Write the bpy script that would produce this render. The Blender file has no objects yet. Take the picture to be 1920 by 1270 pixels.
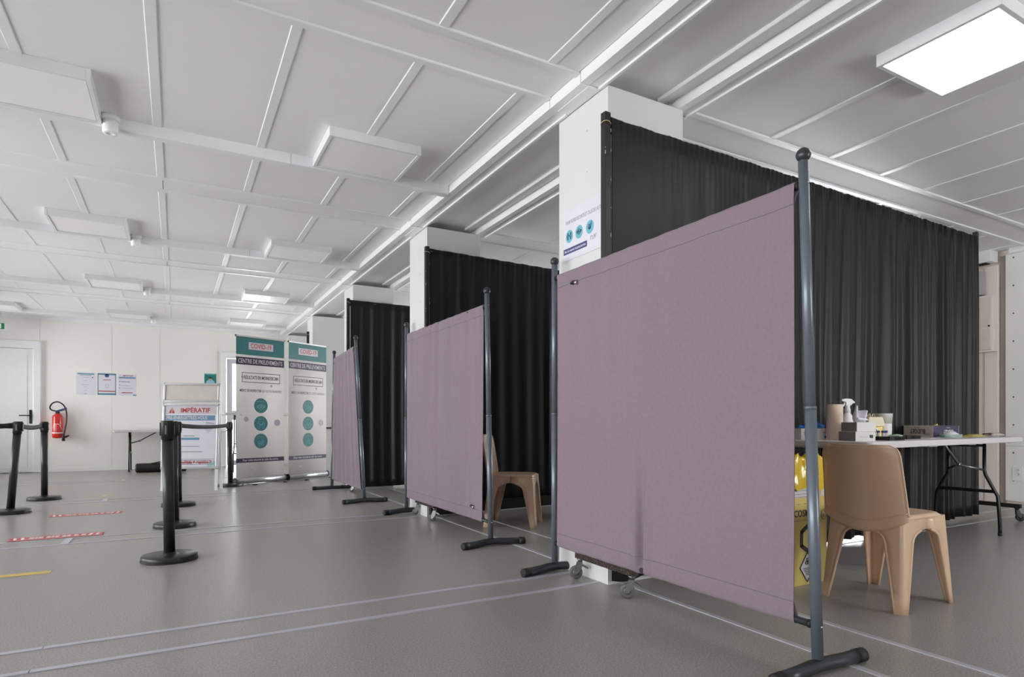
import bpy, bmesh, math, random
from mathutils import Vector, Matrix, Euler
from math import sin, cos, pi, sqrt, atan, atan2, radians, degrees
random.seed(4)
C = bpy.context.scene.collection
S = bpy.context.scene

# ------------------------------------------------------------------ camera
VX, WX, HY, CX = 330.0, 3008.0, 793.5, 960.0
FP = sqrt((CX - VX) * (WX - CX)); YAW = atan((CX - VX) / FP); EYE = 0.87
cd = bpy.data.cameras.new('camera'); cam = bpy.data.objects.new('camera', cd); C.objects.link(cam)
cam.location = (0, 0, EYE); cam.rotation_euler = (pi / 2, 0, -YAW)
cd.sensor_width = 36; cd.lens = 36 * FP / 1920; cd.shift_y = (HY - 635) / 1920; cd.clip_start = 0.05
S.camera = cam

# ------------------------------------------------------------------ world, light, exposure
W = bpy.data.worlds.new('world'); S.world = W; W.use_nodes = True
bg = W.node_tree.nodes['Background']; bg.inputs[0].default_value = (1.0, 0.985, 0.985, 1); bg.inputs[1].default_value = 11.0
S.view_settings.view_transform = 'Standard'; S.view_settings.look = 'None'
S.view_settings.gamma = 1; S.view_settings.use_curve_mapping = False; S.view_settings.exposure = 0.31
S.cycles.use_denoising = True; S.cycles.max_bounces = 9; S.cycles.diffuse_bounces = 7; S.cycles.glossy_bounces = 4
S.cycles.sample_clamp_indirect = 6; S.cycles.sample_clamp_direct = 8
S.cycles.caustics_reflective = False; S.cycles.caustics_refractive = False
LAMP_ON = 6.5

# window openings: (wall, from, to, z0, z1)
WIN_L = [(-2.0, -0.4), (0.3, 2.3), (3.2, 5.0), (5.9, 7.7), (8.6, 10.2), (11.2, 12.7)]
WIN_B_FILL = [(3.8, 6.0)]  # unseen window behind the camera, added as fill light for the chair bay
WIN_R = [(4.1, 6.2), (6.7, 8.7), (9.0, 11.0), (11.4, 13.0)]  # far pair is out of view, added to brighten the banner faces
WZ = (0.45, 2.35)
XL, XR, YB, YF = -4.05, 7.9, -2.57, 13.4
ZC = 2.75
def portal(loc, rot, sx, sy):
    l = bpy.data.lights.new('window_portal', 'AREA'); l.shape = 'RECTANGLE'; l.size = sx; l.size_y = sy
    l.cycles.is_portal = True
    o = bpy.data.objects.new('window_portal', l); C.objects.link(o); o.location = loc; o.rotation_euler = rot
zm, zh = (WZ[0] + WZ[1]) / 2, WZ[1] - WZ[0]
for a, b in WIN_L: portal((XL - .05, (a + b) / 2, zm), (0, -pi / 2, 0), zh, b - a)
for a, b in WIN_B_FILL: portal(((a + b) / 2, YB - .05, zm), (pi / 2, 0, 0), b - a, zh)
for a, b in WIN_R: portal((XR + .05, (a + b) / 2, zm), (0, pi / 2, 0), zh, b - a)

# ------------------------------------------------------------------ materials
def lin(c):
    c = c / 255.0
    return c / 12.92 if c <= 0.04045 else ((c + 0.055) / 1.055) ** 2.4
MC = {}
def mat(name, rgb, rough=.5, metal=0., var=.04, scale=8., bump=0., bscale=200., spec=.5, emit=0., coat=0., trans=0., alpha=1., rvar=0.):
    if name in MC: return MC[name]
    m = bpy.data.materials.new(name); m.use_nodes = True; nt = m.node_tree; p = nt.nodes['Principled BSDF']
    base = (lin(rgb[0]), lin(rgb[1]), lin(rgb[2]), 1)
    tc = nt.nodes.new('ShaderNodeTexCoord')
    if var > 0:
        n = nt.nodes.new('ShaderNodeTexNoise'); n.inputs['Scale'].default_value = scale; n.inputs['Detail'].default_value = 4
        nt.links.new(tc.outputs['Object'], n.inputs['Vector'])
        r = nt.nodes.new('ShaderNodeValToRGB'); r.color_ramp.elements[0].position = .3; r.color_ramp.elements[1].position = .7
        r.color_ramp.elements[0].color = tuple(v * (1 - var) for v in base[:3]) + (1,)
        r.color_ramp.elements[1].color = tuple(min(1, v * (1 + var)) for v in base[:3]) + (1,)
        nt.links.new(n.outputs['Fac'], r.inputs['Fac']); nt.links.new(r.outputs['Color'], p.inputs['Base Color'])
        if rvar:
            mr = nt.nodes.new('ShaderNodeMapRange'); mr.inputs['To Min'].default_value = rough - rvar; mr.inputs['To Max'].default_value = rough + rvar
            nt.links.new(n.outputs['Fac'], mr.inputs['Value']); nt.links.new(mr.outputs['Result'], p.inputs['Roughness'])
    else: p.inputs['Base Color'].default_value = base
    if not rvar: p.inputs['Roughness'].default_value = rough
    p.inputs['Metallic'].default_value = metal; p.inputs['Specular IOR Level'].default_value = spec
    p.inputs['Coat Weight'].default_value = coat; p.inputs['Coat Roughness'].default_value = .1
    p.inputs['Transmission Weight'].default_value = trans; p.inputs['Alpha'].default_value = alpha
    if emit: p.inputs['Emission Color'].default_value = base; p.inputs['Emission Strength'].default_value = emit
    if bump:
        n2 = nt.nodes.new('ShaderNodeTexNoise'); n2.inputs['Scale'].default_value = bscale; n2.inputs['Detail'].default_value = 3
        nt.links.new(tc.outputs['Object'], n2.inputs['Vector'])
        b = nt.nodes.new('ShaderNodeBump'); b.inputs['Strength'].default_value = bump; b.inputs['Distance'].default_value = .002
        nt.links.new(n2.outputs['Fac'], b.inputs['Height']); nt.links.new(b.outputs['Normal'], p.inputs['Normal'])
    MC[name] = m; return m
def speckle(name, a, b, thr, scale, rough=.6, metal=0.):
    m = bpy.data.materials.new(name); m.use_nodes = True; nt = m.node_tree; p = nt.nodes['Principled BSDF']
    tc = nt.nodes.new('ShaderNodeTexCoord'); n = nt.nodes.new('ShaderNodeTexNoise'); n.inputs['Scale'].default_value = scale; n.inputs['Detail'].default_value = 5
    nt.links.new(tc.outputs['Object'], n.inputs['Vector'])
    r = nt.nodes.new('ShaderNodeValToRGB'); r.color_ramp.elements[0].position = thr - .02; r.color_ramp.elements[1].position = thr + .03
    r.color_ramp.elements[0].color = tuple(lin(c) for c in a) + (1,); r.color_ramp.elements[1].color = tuple(lin(c) for c in b) + (1,)
    nt.links.new(n.outputs['Fac'], r.inputs['Fac']); nt.links.new(r.outputs['Color'], p.inputs['Base Color'])
    p.inputs['Roughness'].default_value = rough; p.inputs['Metallic'].default_value = metal
    MC[name] = m; return m
def glass(name, tint=(1, 1, 1), rough=0.02):
    m = bpy.data.materials.new(name); m.use_nodes = True; nt = m.node_tree; nt.nodes.clear()
    o = nt.nodes.new('ShaderNodeOutputMaterial'); t = nt.nodes.new('ShaderNodeBsdfTransparent'); t.inputs[0].default_value = (*tint, 1)
    g = nt.nodes.new('ShaderNodeBsdfGlossy'); g.inputs['Roughness'].default_value = rough; f = nt.nodes.new('ShaderNodeFresnel')
    x = nt.nodes.new('ShaderNodeMixShader'); nt.links.new(f.outputs[0], x.inputs[0]); nt.links.new(t.outputs[0], x.inputs[1]); nt.links.new(g.outputs[0], x.inputs[2])
    nt.links.new(x.outputs[0], o.inputs[0]); MC[name] = m; return m

M_ceil = mat('ceiling_white', (238, 237, 238), .65, var=.01, scale=1.5)
M_trim = mat('trim_white', (238, 238, 240), .35, var=.01, scale=2)
M_beam = mat('beam_white', (240, 240, 241), .3, var=.01, scale=2)
M_col = mat('column_white', (221, 221, 221), .4, var=.012, scale=3)
M_wall = mat('wall_cream', (242, 240, 236), .5, var=.012, scale=1.2)
M_wallr = mat('wall_right_white', (236, 235, 233), .5, var=.012, scale=1.2)
M_wallp = mat('wall_pinkish', (238, 226, 219), .5, var=.015, scale=1.2)
M_base = mat('skirting_white', (238, 238, 238), .35, var=.01)
M_door = mat('door_white', (240, 240, 242), .35, var=.01)
M_dark = mat('dark_gap', (30, 28, 26), .8, var=0)
def floor_mat():
    m = bpy.data.materials.new('floor_vinyl'); m.use_nodes = True; nt = m.node_tree; p = nt.nodes['Principled BSDF']; L = nt.links.new
    tc = nt.nodes.new('ShaderNodeTexCoord')
    n1 = nt.nodes.new('ShaderNodeTexNoise'); n1.inputs['Scale'].default_value = 150; n1.inputs['Detail'].default_value = 3
    n2 = nt.nodes.new('ShaderNodeTexNoise'); n2.inputs['Scale'].default_value = 1.1; n2.inputs['Detail'].default_value = 5
    L(tc.outputs['Object'], n1.inputs['Vector']); L(tc.outputs['Object'], n2.inputs['Vector'])
    r = nt.nodes.new('ShaderNodeValToRGB'); r.color_ramp.elements[0].position = .36; r.color_ramp.elements[1].position = .66
    r.color_ramp.elements[0].color = (lin(138), lin(134), lin(131), 1); r.color_ramp.elements[1].color = (lin(172), lin(168), lin(165), 1)
    mx = nt.nodes.new('ShaderNodeMix'); mx.data_type = 'RGBA'; mx.blend_type = 'MULTIPLY'; mx.inputs[0].default_value = .35
    r2 = nt.nodes.new('ShaderNodeValToRGB'); r2.color_ramp.elements[0].color = (.9, .9, .9, 1); r2.color_ramp.elements[1].color = (1, 1, 1, 1)
    L(n1.outputs['Fac'], r.inputs['Fac']); L(n2.outputs['Fac'], r2.inputs['Fac'])
    L(r.outputs['Color'], mx.inputs[6]); L(r2.outputs['Color'], mx.inputs[7]); L(mx.outputs[2], p.inputs['Base Color'])
    mr = nt.nodes.new('ShaderNodeMapRange'); mr.inputs['To Min'].default_value = .29; mr.inputs['To Max'].default_value = .31
    L(n2.outputs['Fac'], mr.inputs['Value']); L(mr.outputs['Result'], p.inputs['Roughness']); p.inputs['Specular IOR Level'].default_value = .30
    b = nt.nodes.new('ShaderNodeBump'); b.inputs['Strength'].default_value = .05; b.inputs['Distance'].default_value = .0006
    L(n1.outputs['Fac'], b.inputs['Height']); L(b.outputs['Normal'], p.inputs['Normal']); return m
M_floor = floor_mat()
M_strip = mat('joint_strip_metal', (188, 188, 198), .35, metal=.15, var=.03)
M_frame = mat('screen_frame_grey', (112, 120, 131), .3, metal=.3, var=.03)
M_foot = mat('screen_foot_grey', (62, 65, 70), .3, metal=.3, var=.03)
M_cap = mat('black_rubber', (28, 28, 29), .55, var=.05)
def cloth_mat(name, rgb, rough, trans=0., sheen=.2, weave=900, bump=.25):
    m = mat(name, rgb, rough, var=.05, scale=60, bump=bump, bscale=weave, spec=.25)
    p = m.node_tree.nodes['Principled BSDF']; p.inputs['Sheen Weight'].default_value = sheen; p.inputs['Sheen Roughness'].default_value = .4
    if trans:
        nt = m.node_tree; t = nt.nodes.new('ShaderNodeBsdfTranslucent'); t.inputs[0].default_value = tuple(lin(c) for c in rgb) + (1,)
        x = nt.nodes.new('ShaderNodeMixShader'); x.inputs[0].default_value = trans; o = nt.nodes['Material Output']
        nt.links.new(p.outputs[0], x.inputs[1]); nt.links.new(t.outputs[0], x.inputs[2]); nt.links.new(x.outputs[0], o.inputs[0])
    return m
M_purple = cloth_mat('mauve_fabric', (147, 130, 141), .75, trans=.12)
M_seam = mat('mauve_seam', (112, 99, 112), .8, var=.03)
M_black = cloth_mat('black_fabric', (27, 26, 28), .44, sheen=.03, weave=1200, bump=.12)
M_black.node_tree.nodes['Principled BSDF'].inputs['Specular IOR Level'].default_value = .30
M_bpaint = mat('black_paint', (30, 29, 29), .4, var=.1, scale=30)
M_scuff = mat('bare_scuff', (200, 180, 160), .6, var=.1)
M_chip = speckle('chipped_black_wood', (34, 27, 25), (128, 86, 70), .60, 110, .55)
M_chrome = mat('chrome', (190, 190, 192), .18, metal=1., var=.02)
M_steel = mat('dull_steel', (150, 150, 152), .35, metal=.9, var=.05)
M_tyre = mat('grey_tyre', (96, 95, 92), .5, var=.05)
M_tyreb = mat('black_tyre', (36, 36, 37), .5, var=.05)
M_tan = mat('tan_plastic', (209, 177, 148), .33, var=.015, bump=.05, bscale=500)
M_tablew = mat('table_white', (212, 208, 212), .45, var=.015)
M_tleg = mat('table_leg_black', (30, 30, 32), .28, metal=.3, var=.03)
M_white = mat('plain_white', (236, 236, 236), .45, var=.01)
M_cream = mat('cream_plastic', (226, 212, 184), .45, var=.02)
M_paper = mat('paper_white', (224, 222, 232), .6, var=.01)
M_card = mat('grey_card', (150, 143, 135), .7, var=.04, scale=40)
M_cardw = mat('white_card', (228, 226, 224), .6, var=.01)
M_teal = mat('print_teal', (40, 112, 114), .5, var=.02)
M_tealL = mat('print_light_teal', (112, 184, 202), .5, var=.02)
M_blueP = mat('print_blue', (96, 146, 178), .5, var=.02)
M_navy = mat('print_navy', (40, 34, 62), .5, var=.02)
M_navyP = mat('print_indigo', (66, 74, 128), .5, var=.02)
M_red = mat('print_red', (176, 48, 44), .5, var=.02)
M_ink = mat('print_ink', (44, 50, 56), .5, var=.02)
M_inkg = mat('print_grey', (128, 128, 136), .5, var=.02)
M_pinkp = mat('print_pale_grey', (206, 200, 206), .5, var=.01)
M_yellow = mat('yellow_plastic', (232, 196, 30), .35, var=.03)
M_ycard = mat('yellow_card', (204, 184, 108), .6, var=.02)
M_ybag = mat('yellow_film', (216, 182, 16), .2, var=.03, coat=.5)
M_extred = mat('extinguisher_red', (214, 34, 26), .25, var=.01, coat=.6)
M_diff = mat('diffuser_off', (252, 251, 252), .35, var=.01)
M_lamp = mat('lamp_housing', (232, 234, 235), .3, var=.01)
M_on = mat('diffuser_lit', (255, 250, 244), .4, var=0, emit=LAMP_ON)
M_glass = glass('window_glass', (.96, .98, .98))
M_clear = glass('clear_film', (.9, .9, .9), .1)
M_alu = mat('aluminium', (196, 196, 200), .3, metal=.7, var=.02)

# ------------------------------------------------------------------ mesh helpers
class MB:
    def __init__(s): s.v = []; s.f = []; s.mi = []; s.sm = []
    def add(s, vs, fs, M=None, mi=0, smooth=False):
        o = len(s.v); s.v += [tuple(M @ Vector(v)) if M else tuple(v) for v in vs]
        s.f += [tuple(i + o for i in f) for f in fs]; s.mi += [mi] * len(fs); s.sm += [smooth] * len(fs); return s
    def box(s, lo, hi, M=None, mi=0):
        x0, y0, z0 = lo; x1, y1, z1 = hi
        v = [(x0, y0, z0), (x1, y0, z0), (x1, y1, z0), (x0, y1, z0), (x0, y0, z1), (x1, y0, z1), (x1, y1, z1), (x0, y1, z1)]
        return s.add(v, [(0, 3, 2, 1), (4, 5, 6, 7), (0, 1, 5, 4), (1, 2, 6, 5), (2, 3, 7, 6), (3, 0, 4, 7)], M, mi)
    def prism(s, pts, a, b, axis='z', M=None, mi=0):   # polygon pts (2D) extruded a..b along axis
        n = len(pts)
        def mk(p, h): return {'z': (p[0], p[1], h), 'y': (p[0], h, p[1]), 'x': (h, p[0], p[1])}[axis]
        v = [mk(p, a) for p in pts] + [mk(p, b) for p in pts]
        f = [tuple(range(n)), tuple(range(n, 2 * n))] + [(i, (i + 1) % n, (i + 1) % n + n, i + n) for i in range(n)]
        return s.add(v, f, M, mi)
    def tube(s, pts, r, n=12, M=None, mi=0, cap=True, smooth=True):
        pts = [Vector(p) for p in pts]; rs = r if isinstance(r, (list, tuple)) else [r] * len(pts)
        vs = []; up = None
        for i, p in enumerate(pts):
            d = (pts[min(i + 1, len(pts) - 1)] - pts[max(i - 1, 0)]).normalized()
            if up is None: up = Vector((0, 0, 1)) if abs(d.z) < .9 else Vector((0, 1, 0))
            a = d.cross(up).normalized(); up = a.cross(d).normalized()
            for k in range(n):
                t = 2 * pi * k / n; vs.append(p + (a * cos(t) + up * sin(t)) * rs[i])
        fs = [(i * n + k, i * n + (k + 1) % n, (i + 1) * n + (k + 1) % n, (i + 1) * n + k) for i in range(len(pts) - 1) for k in range(n)]
        o = len(s.v); s.add(vs, fs, M, mi, smooth)
        if cap: s.f += [tuple(o + k for k in range(n)), tuple(o + (len(pts) - 1) * n + k for k in range(n))]; s.mi += [mi, mi]; s.sm += [False, False]
        return s
    def lathe(s, prof, c=(0, 0, 0), n=24, M=None, mi=0, axis='z', smooth=True):
        vs = []
        for r, h in prof:
            for k in range(n):
                t = 2 * pi * k / n; x, y = r * cos(t), r * sin(t)
                vs.append({'z': (c[0] + x, c[1] + y, c[2] + h), 'x': (c[0] + h, c[1] + x, c[2] + y), 'y': (c[0] + x, c[1] + h, c[2] + y)}[axis])
        m = len(prof); fs = [(i * n + k, i * n + (k + 1) % n, (i + 1) * n + (k + 1) % n, (i + 1) * n + k) for i in range(m - 1) for k in range(n)]
        o = len(s.v); s.add(vs, fs, M, mi, smooth)
        for i, e in ((0, prof[0][0]), (m - 1, prof[-1][0])):
            if e > 1e-4: s.f.append(tuple(o + i * n + k for k in range(n))); s.mi.append(mi); s.sm.append(False)
        return s
    def ball(s, c, r, n=16, M=None, mi=0, sc=(1, 1, 1)):
        m = n // 2; prof = [(max(1e-5, sin(pi * i / m)) * r, -cos(pi * i / m) * r) for i in range(m + 1)]
        T = Matrix.Translation(c) @ Matrix.Diagonal((*sc, 1))
        return s.lathe(prof, (0, 0, 0), n, (M @ T) if M else T, mi)
    def grid(s, fn, nu, nv, M=None, mi=0, smooth=True, closeu=False):
        vs = [fn(i / nu, j / nv) for j in range(nv + 1) for i in range(nu + (0 if closeu else 1))]
        w = nu if closeu else nu + 1
        fs = [(j * w + i, j * w + (i + 1) % w, (j + 1) * w + (i + 1) % w, (j + 1) * w + i) for j in range(nv) for i in range(nu)]
        return s.add(vs, fs, M, mi, smooth)
    def mesh(s, name, mats):
        me = bpy.data.meshes.new(name); me.from_pydata(s.v, [], s.f)
        for m in (mats if isinstance(mats, (list, tuple)) else [mats]): me.materials.append(m)
        me.polygons.foreach_set('material_index', s.mi); me.polygons.foreach_set('use_smooth', s.sm)
        bm = bmesh.new(); bm.from_mesh(me); bmesh.ops.recalc_face_normals(bm, faces=bm.faces); bm.to_mesh(me); bm.free(); me.update(); return me
    def build(s, name, mats, parent=None, bevel=0., solid=0., seg=2, label=None, loc=None):
        me = s.mesh(name, mats); o = bpy.data.objects.new(name, me); C.objects.link(o)
        if parent: o.parent = parent
        if loc: o.location = loc
        if solid: md = o.modifiers.new('solid', 'SOLIDIFY'); md.thickness = solid; md.offset = 0
        if bevel: md = o.modifiers.new('bevel', 'BEVEL'); md.width = bevel; md.segments = seg; md.limit_method = 'ANGLE'; md.angle_limit = radians(40); md.harden_normals = False
        if label: o['label'] = label
        return o
def tag(o, label, cat, group=None):
    o['label'] = label; o['category'] = cat
    if group: o['group'] = group
    return o
def struct(o): o['kind'] = 'structure'; return o
def empty(name, loc, rz=0, label=None, cat=None, group=None, rot=None):
    o = bpy.data.objects.new(name, None); C.objects.link(o); o.location = loc; o.rotation_euler = rot or (0, 0, rz); o.empty_display_size = .1
    if label: tag(o, label, cat, group)
    return o
def B(name, lo, hi, m, parent=None, bevel=0., label=None): return MB().box(lo, hi).build(name, m, parent, bevel, label=label)
def kids(o): return [c for c in bpy.data.objects if c.parent == o]
def dup(root, loc=None, rz=None, label=None, group=None):
    allk = {}
    for c in bpy.data.objects:
        if c.parent: allk.setdefault(c.parent.name, []).append(c)
    def rec(o, par):
        c = o.copy(); C.objects.link(c); c.parent = par
        for k in allk.get(o.name, []): rec(k, c)
        return c
    r = rec(root, None)
    if loc is not None: r.location = loc
    if rz is not None: r.rotation_euler.z = rz
    if label: r['label'] = label
    if group: r['group'] = group
    return r
def share(name, src, parent, loc=(0, 0, 0), rot=(0, 0, 0), sc=(1, 1, 1)):   # same mesh data, one more piece
    o = src.copy(); o.name = name; C.objects.link(o); o.parent = parent; o.location = loc; o.rotation_euler = rot; o.scale = sc; return o
def P(px, Z):  # plan point at image column px and depth Z
    lat = (px - CX) / FP * Z
    return (sin(YAW) * Z + cos(YAW) * lat, cos(YAW) * Z - sin(YAW) * lat)

# flat print on a plane: origin o, u to the right, v up, n towards the reader
class Sheet:
    def __init__(s, parent, o, u, v=(0, 0, 1)):
        s.p = parent; u = Vector(u).normalized(); v = Vector(v).normalized(); n = u.cross(v)
        s.M = Matrix(((u.x, v.x, n.x, o[0]), (u.y, v.y, n.y, o[1]), (u.z, v.z, n.z, o[2]), (0, 0, 0, 1)))
    def rect(s, name, x0, y0, x1, y1, m, h=.0006, h0=0., parent=None):
        return MB().box((x0, y0, h0), (x1, y1, h0 + h), s.M).build(name, m, parent or s.p)
    def disc(s, name, x, y, r, m, h=.0012, rx=None, parent=None):
        pts = [(x + (rx or r) * cos(2 * pi * k / 28), y + r * sin(2 * pi * k / 28)) for k in range(28)]
        return MB().prism(pts, 0, h, 'z', s.M).build(name, m, parent or s.p)
    def lines(s, name, polys, w, m, h=.0022, h0=0., parent=None, closed=False):
        b = MB()
        for pl in polys:
            for a, c in zip(pl[:-1], pl[1:]):
                dx, dy = c[0] - a[0], c[1] - a[1]; L = sqrt(dx * dx + dy * dy) or 1; nx, ny = -dy / L * w / 2, dx / L * w / 2; ex, ey = dx / L * w / 2, dy / L * w / 2
                b.prism([(a[0] + nx - ex, a[1] + ny - ey), (a[0] - nx - ex, a[1] - ny - ey), (c[0] - nx + ex, c[1] - ny + ey), (c[0] + nx + ex, c[1] + ny + ey)], h0, h, 'z', s.M)
        return b.build(name, m, parent or s.p)
    def bars(s, name, rects, m, h=.0012, h0=0., parent=None):
        b = MB()
        for x0, y0, x1, y1 in rects: b.box((x0, y0, h0), (x1, y1, h), s.M)
        return b.build(name, m, parent or s.p)
    def text(s, t, x, y, size, m, width=None, bold=0., h=.0016, align='CENTER', parent=None, name='lettering', rot=0.):
        cu = bpy.data.curves.new('t', 'FONT'); cu.body = t; cu.size = size; cu.align_x = align; cu.align_y = 'CENTER'; cu.offset = bold * size; cu.resolution_u = 2
        ob = bpy.data.objects.new('t', cu); C.objects.link(ob); bpy.context.view_layer.update()
        me = bpy.data.meshes.new_from_object(ob.evaluated_get(bpy.context.evaluated_depsgraph_get())); bpy.data.objects.remove(ob)
        w = max(v.co.x for v in me.vertices) - min(v.co.x for v in me.vertices)
        k = width / w if width else 1
        me.transform(s.M @ Matrix.Translation((x, y, h)) @ Matrix.Rotation(rot, 4, 'Z') @ Matrix.Diagonal((k, 1, 1, 1)))
        me.materials.clear(); me.materials.append(m); me.name = name
        o = bpy.data.objects.new(name, me); C.objects.link(o); o.parent = parent or s.p; return o
    def icon(s, kind, x, y, r, m, parent, w=None):
        w = w or r * .05; L = []
        def c(cx, cy, rr, a0=0, a1=360, n=12): return [(x + r * (cx + rr * cos(radians(a0 + (a1 - a0) * i / n))), y + r * (cy + rr * sin(radians(a0 + (a1 - a0) * i / n)))) for i in range(n + 1)]
        def q(*p): return [(x + r * a, y + r * b) for a, b in p]
        if kind == 'mask':
            L = [q((-.4, .12), (-.2, .22), (0, .34), (.2, .22), (.4, .12), (.36, -.2), (.16, -.4), (0, -.46), (-.16, -.4), (-.36, -.2), (-.4, .12)), q((-.2, .05), (0, .12), (.2, .05)), q((-.2, -.08), (0, -.02), (.2, -.08)), q((-.18, -.2), (0, -.14), (.18, -.2)), q((-.4, .1), (-.56, .08), (-.5, -.16), (-.36, -.18)), q((.4, .1), (.56, .08), (.5, -.16), (.36, -.18))]
        elif kind == 'people':
            for sg in (-1, 1):
                L += [c(sg * .36, .3, .11), q((sg * .2, .1), (sg * .2, -.2), (sg * .27, -.2), (sg * .27, -.55), (sg * .46, -.55), (sg * .46, -.2), (sg * .53, -.2), (sg * .53, .1), (sg * .2, .1))]
            L += [q((-.18, -.02), (.18, -.02)), q((-.1, .05), (-.18, -.02), (-.1, -.09)), q((.1, .05), (.18, -.02), (.1, -.09))]
        elif kind == 'hands':
            L = [c(-.22, -.08, .2), c(-.2, -.36, .18), c(.02, -.22, .16), q((.12, -.45), (.12, 0), (.22, .1), (.36, .1), (.44, 0), (.44, -.45), (.12, -.45)), q((.28, .1), (.28, .3), (.1, .3), (.05, .24)), q((.2, -.1), (.36, -.1))]
        elif kind == 'splash':
            L = [c(-.18, -.1, .24), c(-.02, -.3, .14), c(.12, -.1, .17), q((.1, .2), (.3, .45), (.42, .55)), q((.2, .1), (.45, .3)), q((-.1, .3), (0, .18)), q((-.35, .3), (-.25, .18))]
        return s.lines('icon', L, w, m, h=.003, parent=parent)

# ================================================================== SETTING
PER = 2.68
JOINTS = [2.80 + PER * k for k in range(-1, 4)]          # module joints across the room
floor = struct(B('floor', (XL - .2, YB - .2, -.12), (XR + .2, YF + .2, 0), M_floor))
sx = B('joint_strip', (-.5, -.0145, 0), (.5, .0145, .0035), M_strip, floor); first = [True]
def strip(x0, y0, x1, y1):
    L = sqrt((x1 - x0) ** 2 + (y1 - y0) ** 2); o = sx if first[0] else share('joint_strip', sx, floor)
    first[0] = False; o.location = ((x0 + x1) / 2, (y0 + y1) / 2, 0); o.rotation_euler = (0, 0, atan2(y1 - y0, x1 - x0)); o.scale = (L, 1, 1)
def YJ(k): return 2.665 + PER * k, 2.92 + PER * k
for k in range(-1, 4):
    a, b = YJ(k)
    for y in (a, b): strip(XL, y, -.45 if k == 0 else -.70, y); strip(-.446 if k == 0 else -.696, y, 2.02, y); strip(2.62, y, XR, y)
    if k > 0:
        o = share('joint_strip', sx, floor); o.location = (-.70, (a + b) / 2, 0.0005); o.rotation_euler = (0, 0, pi / 2); o.scale = (b - a, 1.6, 1.3)
ys = [YB, 2.6, 3.07, 5.28, 5.75, 7.96, 8.43, 10.64, 11.11, YF]
for x in (2.12, 2.475):
    for i in range(0, len(ys), 2): strip(x, ys[i], x, ys[i + 1])

ceil_ = struct(B('ceiling', (XL - .2, YB - .2, ZC + .012), (XR + .2, YF + .2, ZC + .2), M_dark))
# panels and cover strips
pan = {}
def panel(x0, x1, y0, y1, z=ZC):
    key = (round(x1 - x0, 3), round(y1 - y0, 3))
    if key in pan: o = share('ceiling_panel', pan[key], ceil_)
    else: o = pan[key] = B('ceiling_panel', (-(x1 - x0) / 2, -(y1 - y0) / 2, 0), ((x1 - x0) / 2, (y1 - y0) / 2, .016), M_ceil, ceil_)
    o.location = ((x0 + x1) / 2, (y0 + y1) / 2, z)
cvs = {}
def cover(x0, x1, y0, y1, h=.006):
    key = (round(x1 - x0, 3), round(y1 - y0, 3), h)
    if key in cvs: o = share('cover_strip', cvs[key], ceil_)
    else:
        a, b = (x1 - x0) / 2, (y1 - y0) / 2; e = .003
        bb = MB()
        if a < b: bb.prism([(-a, 0), (-a, -h + e), (-a + e, -h), (a - e, -h), (a, -h + e), (a, 0)], -b, b, 'y')
        else: bb.prism([(-b, 0), (-b, -h + e), (-b + e, -h), (b - e, -h), (b, -h + e), (b, 0)], -a, a, 'x')
        o = cvs[key] = bb.build('cover_strip', M_trim, ceil_)
    o.location = ((x0 + x1) / 2, (y0 + y1) / 2, ZC)
XSL = [1.712 - .605 * i for i in range(10)]         # centres of the long strips, left hall
XSR = [3.437 + .613 * i for i in range(8)]
bays = []
for k in range(-2, 4):
    y0 = 2.99 + PER * k; y1 = 2.66 + PER * (k + 1); bays.append((max(y0, YB), min(y1, YF)))
for (y0, y1) in bays:
    ex = [XL] + [x for x in sorted(XSL) if x > XL + .2] + [1.89]
    for a, b in zip(ex[:-1], ex[1:]): panel(a + .002, b - .002, y0, y1)
    for x in ex[1:-1]: cover(x - .025, x + .025, y0, y1)
    panel(2.022, 2.545, y0, y1); cover(2.06, 2.11, y0, y1, .02); cover(2.44, 2.49, y0, y1, .02)
    ex = [2.66] + XSR[:8] + [XR]
    for a, b in zip(ex[:-1], ex[1:]):
        if b - a > .05: panel(a + .002, b - .002, y0, y1)
    for x in ex[1:-1]: cover(x - .025, x + .025, y0, y1)
for k in range(-1, 4):
    y0 = 2.66 + PER * k
    for x0, x1 in ((XL, 1.89), (2.66, XR)):
        cover(x0, x1, y0, y0 + .045, .012); cover(x0, x1, y0 + .285, y0 + .33, .012)
        n = 3 if x0 < 0 else 2
        for i in range(n): panel(x0 + (x1 - x0) * i / n + .002, x0 + (x1 - x0) * (i + 1) / n - .002, y0 + .045, y0 + .285)
    panel(2.022, 2.545, y0, y0 + .33)
# beams: module edge girders
def beam(name, x0, x1, lip):
    b = MB(); zb = 2.690
    ycuts = [YB]
    for k in range(-1, 4): ycuts += [2.655 + PER * k, 2.96 + PER * k]
    ycuts.append(YF)
    w = x1 - x0
    for i in range(len(ycuts) - 1):
        a, c = ycuts[i], ycuts[i + 1]; j = i % 2
        a += .0025; c -= .0025
        xs = (lambda f: x0 + w * f) if lip > 0 else (lambda f: x1 - w * f)
        def bx(f0, f1, z): 
            p, q = sorted((xs(f0), xs(f1))); b.box((p, a, z), (q, c, ZC + .01))
        if j == 0: bx(0, .42, zb); bx(.42, .46, zb + .012); bx(.46, .88, zb + .004); bx(.88, 1, zb - .008)
        else: bx(0, .40, zb - .003); bx(.40, 1, zb - .006)
    return struct(b.build(name, M_beam))
beam('trim_1', 1.892, 2.022, 1); beam('trim_2', 2.543, 2.66, 1)
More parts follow.
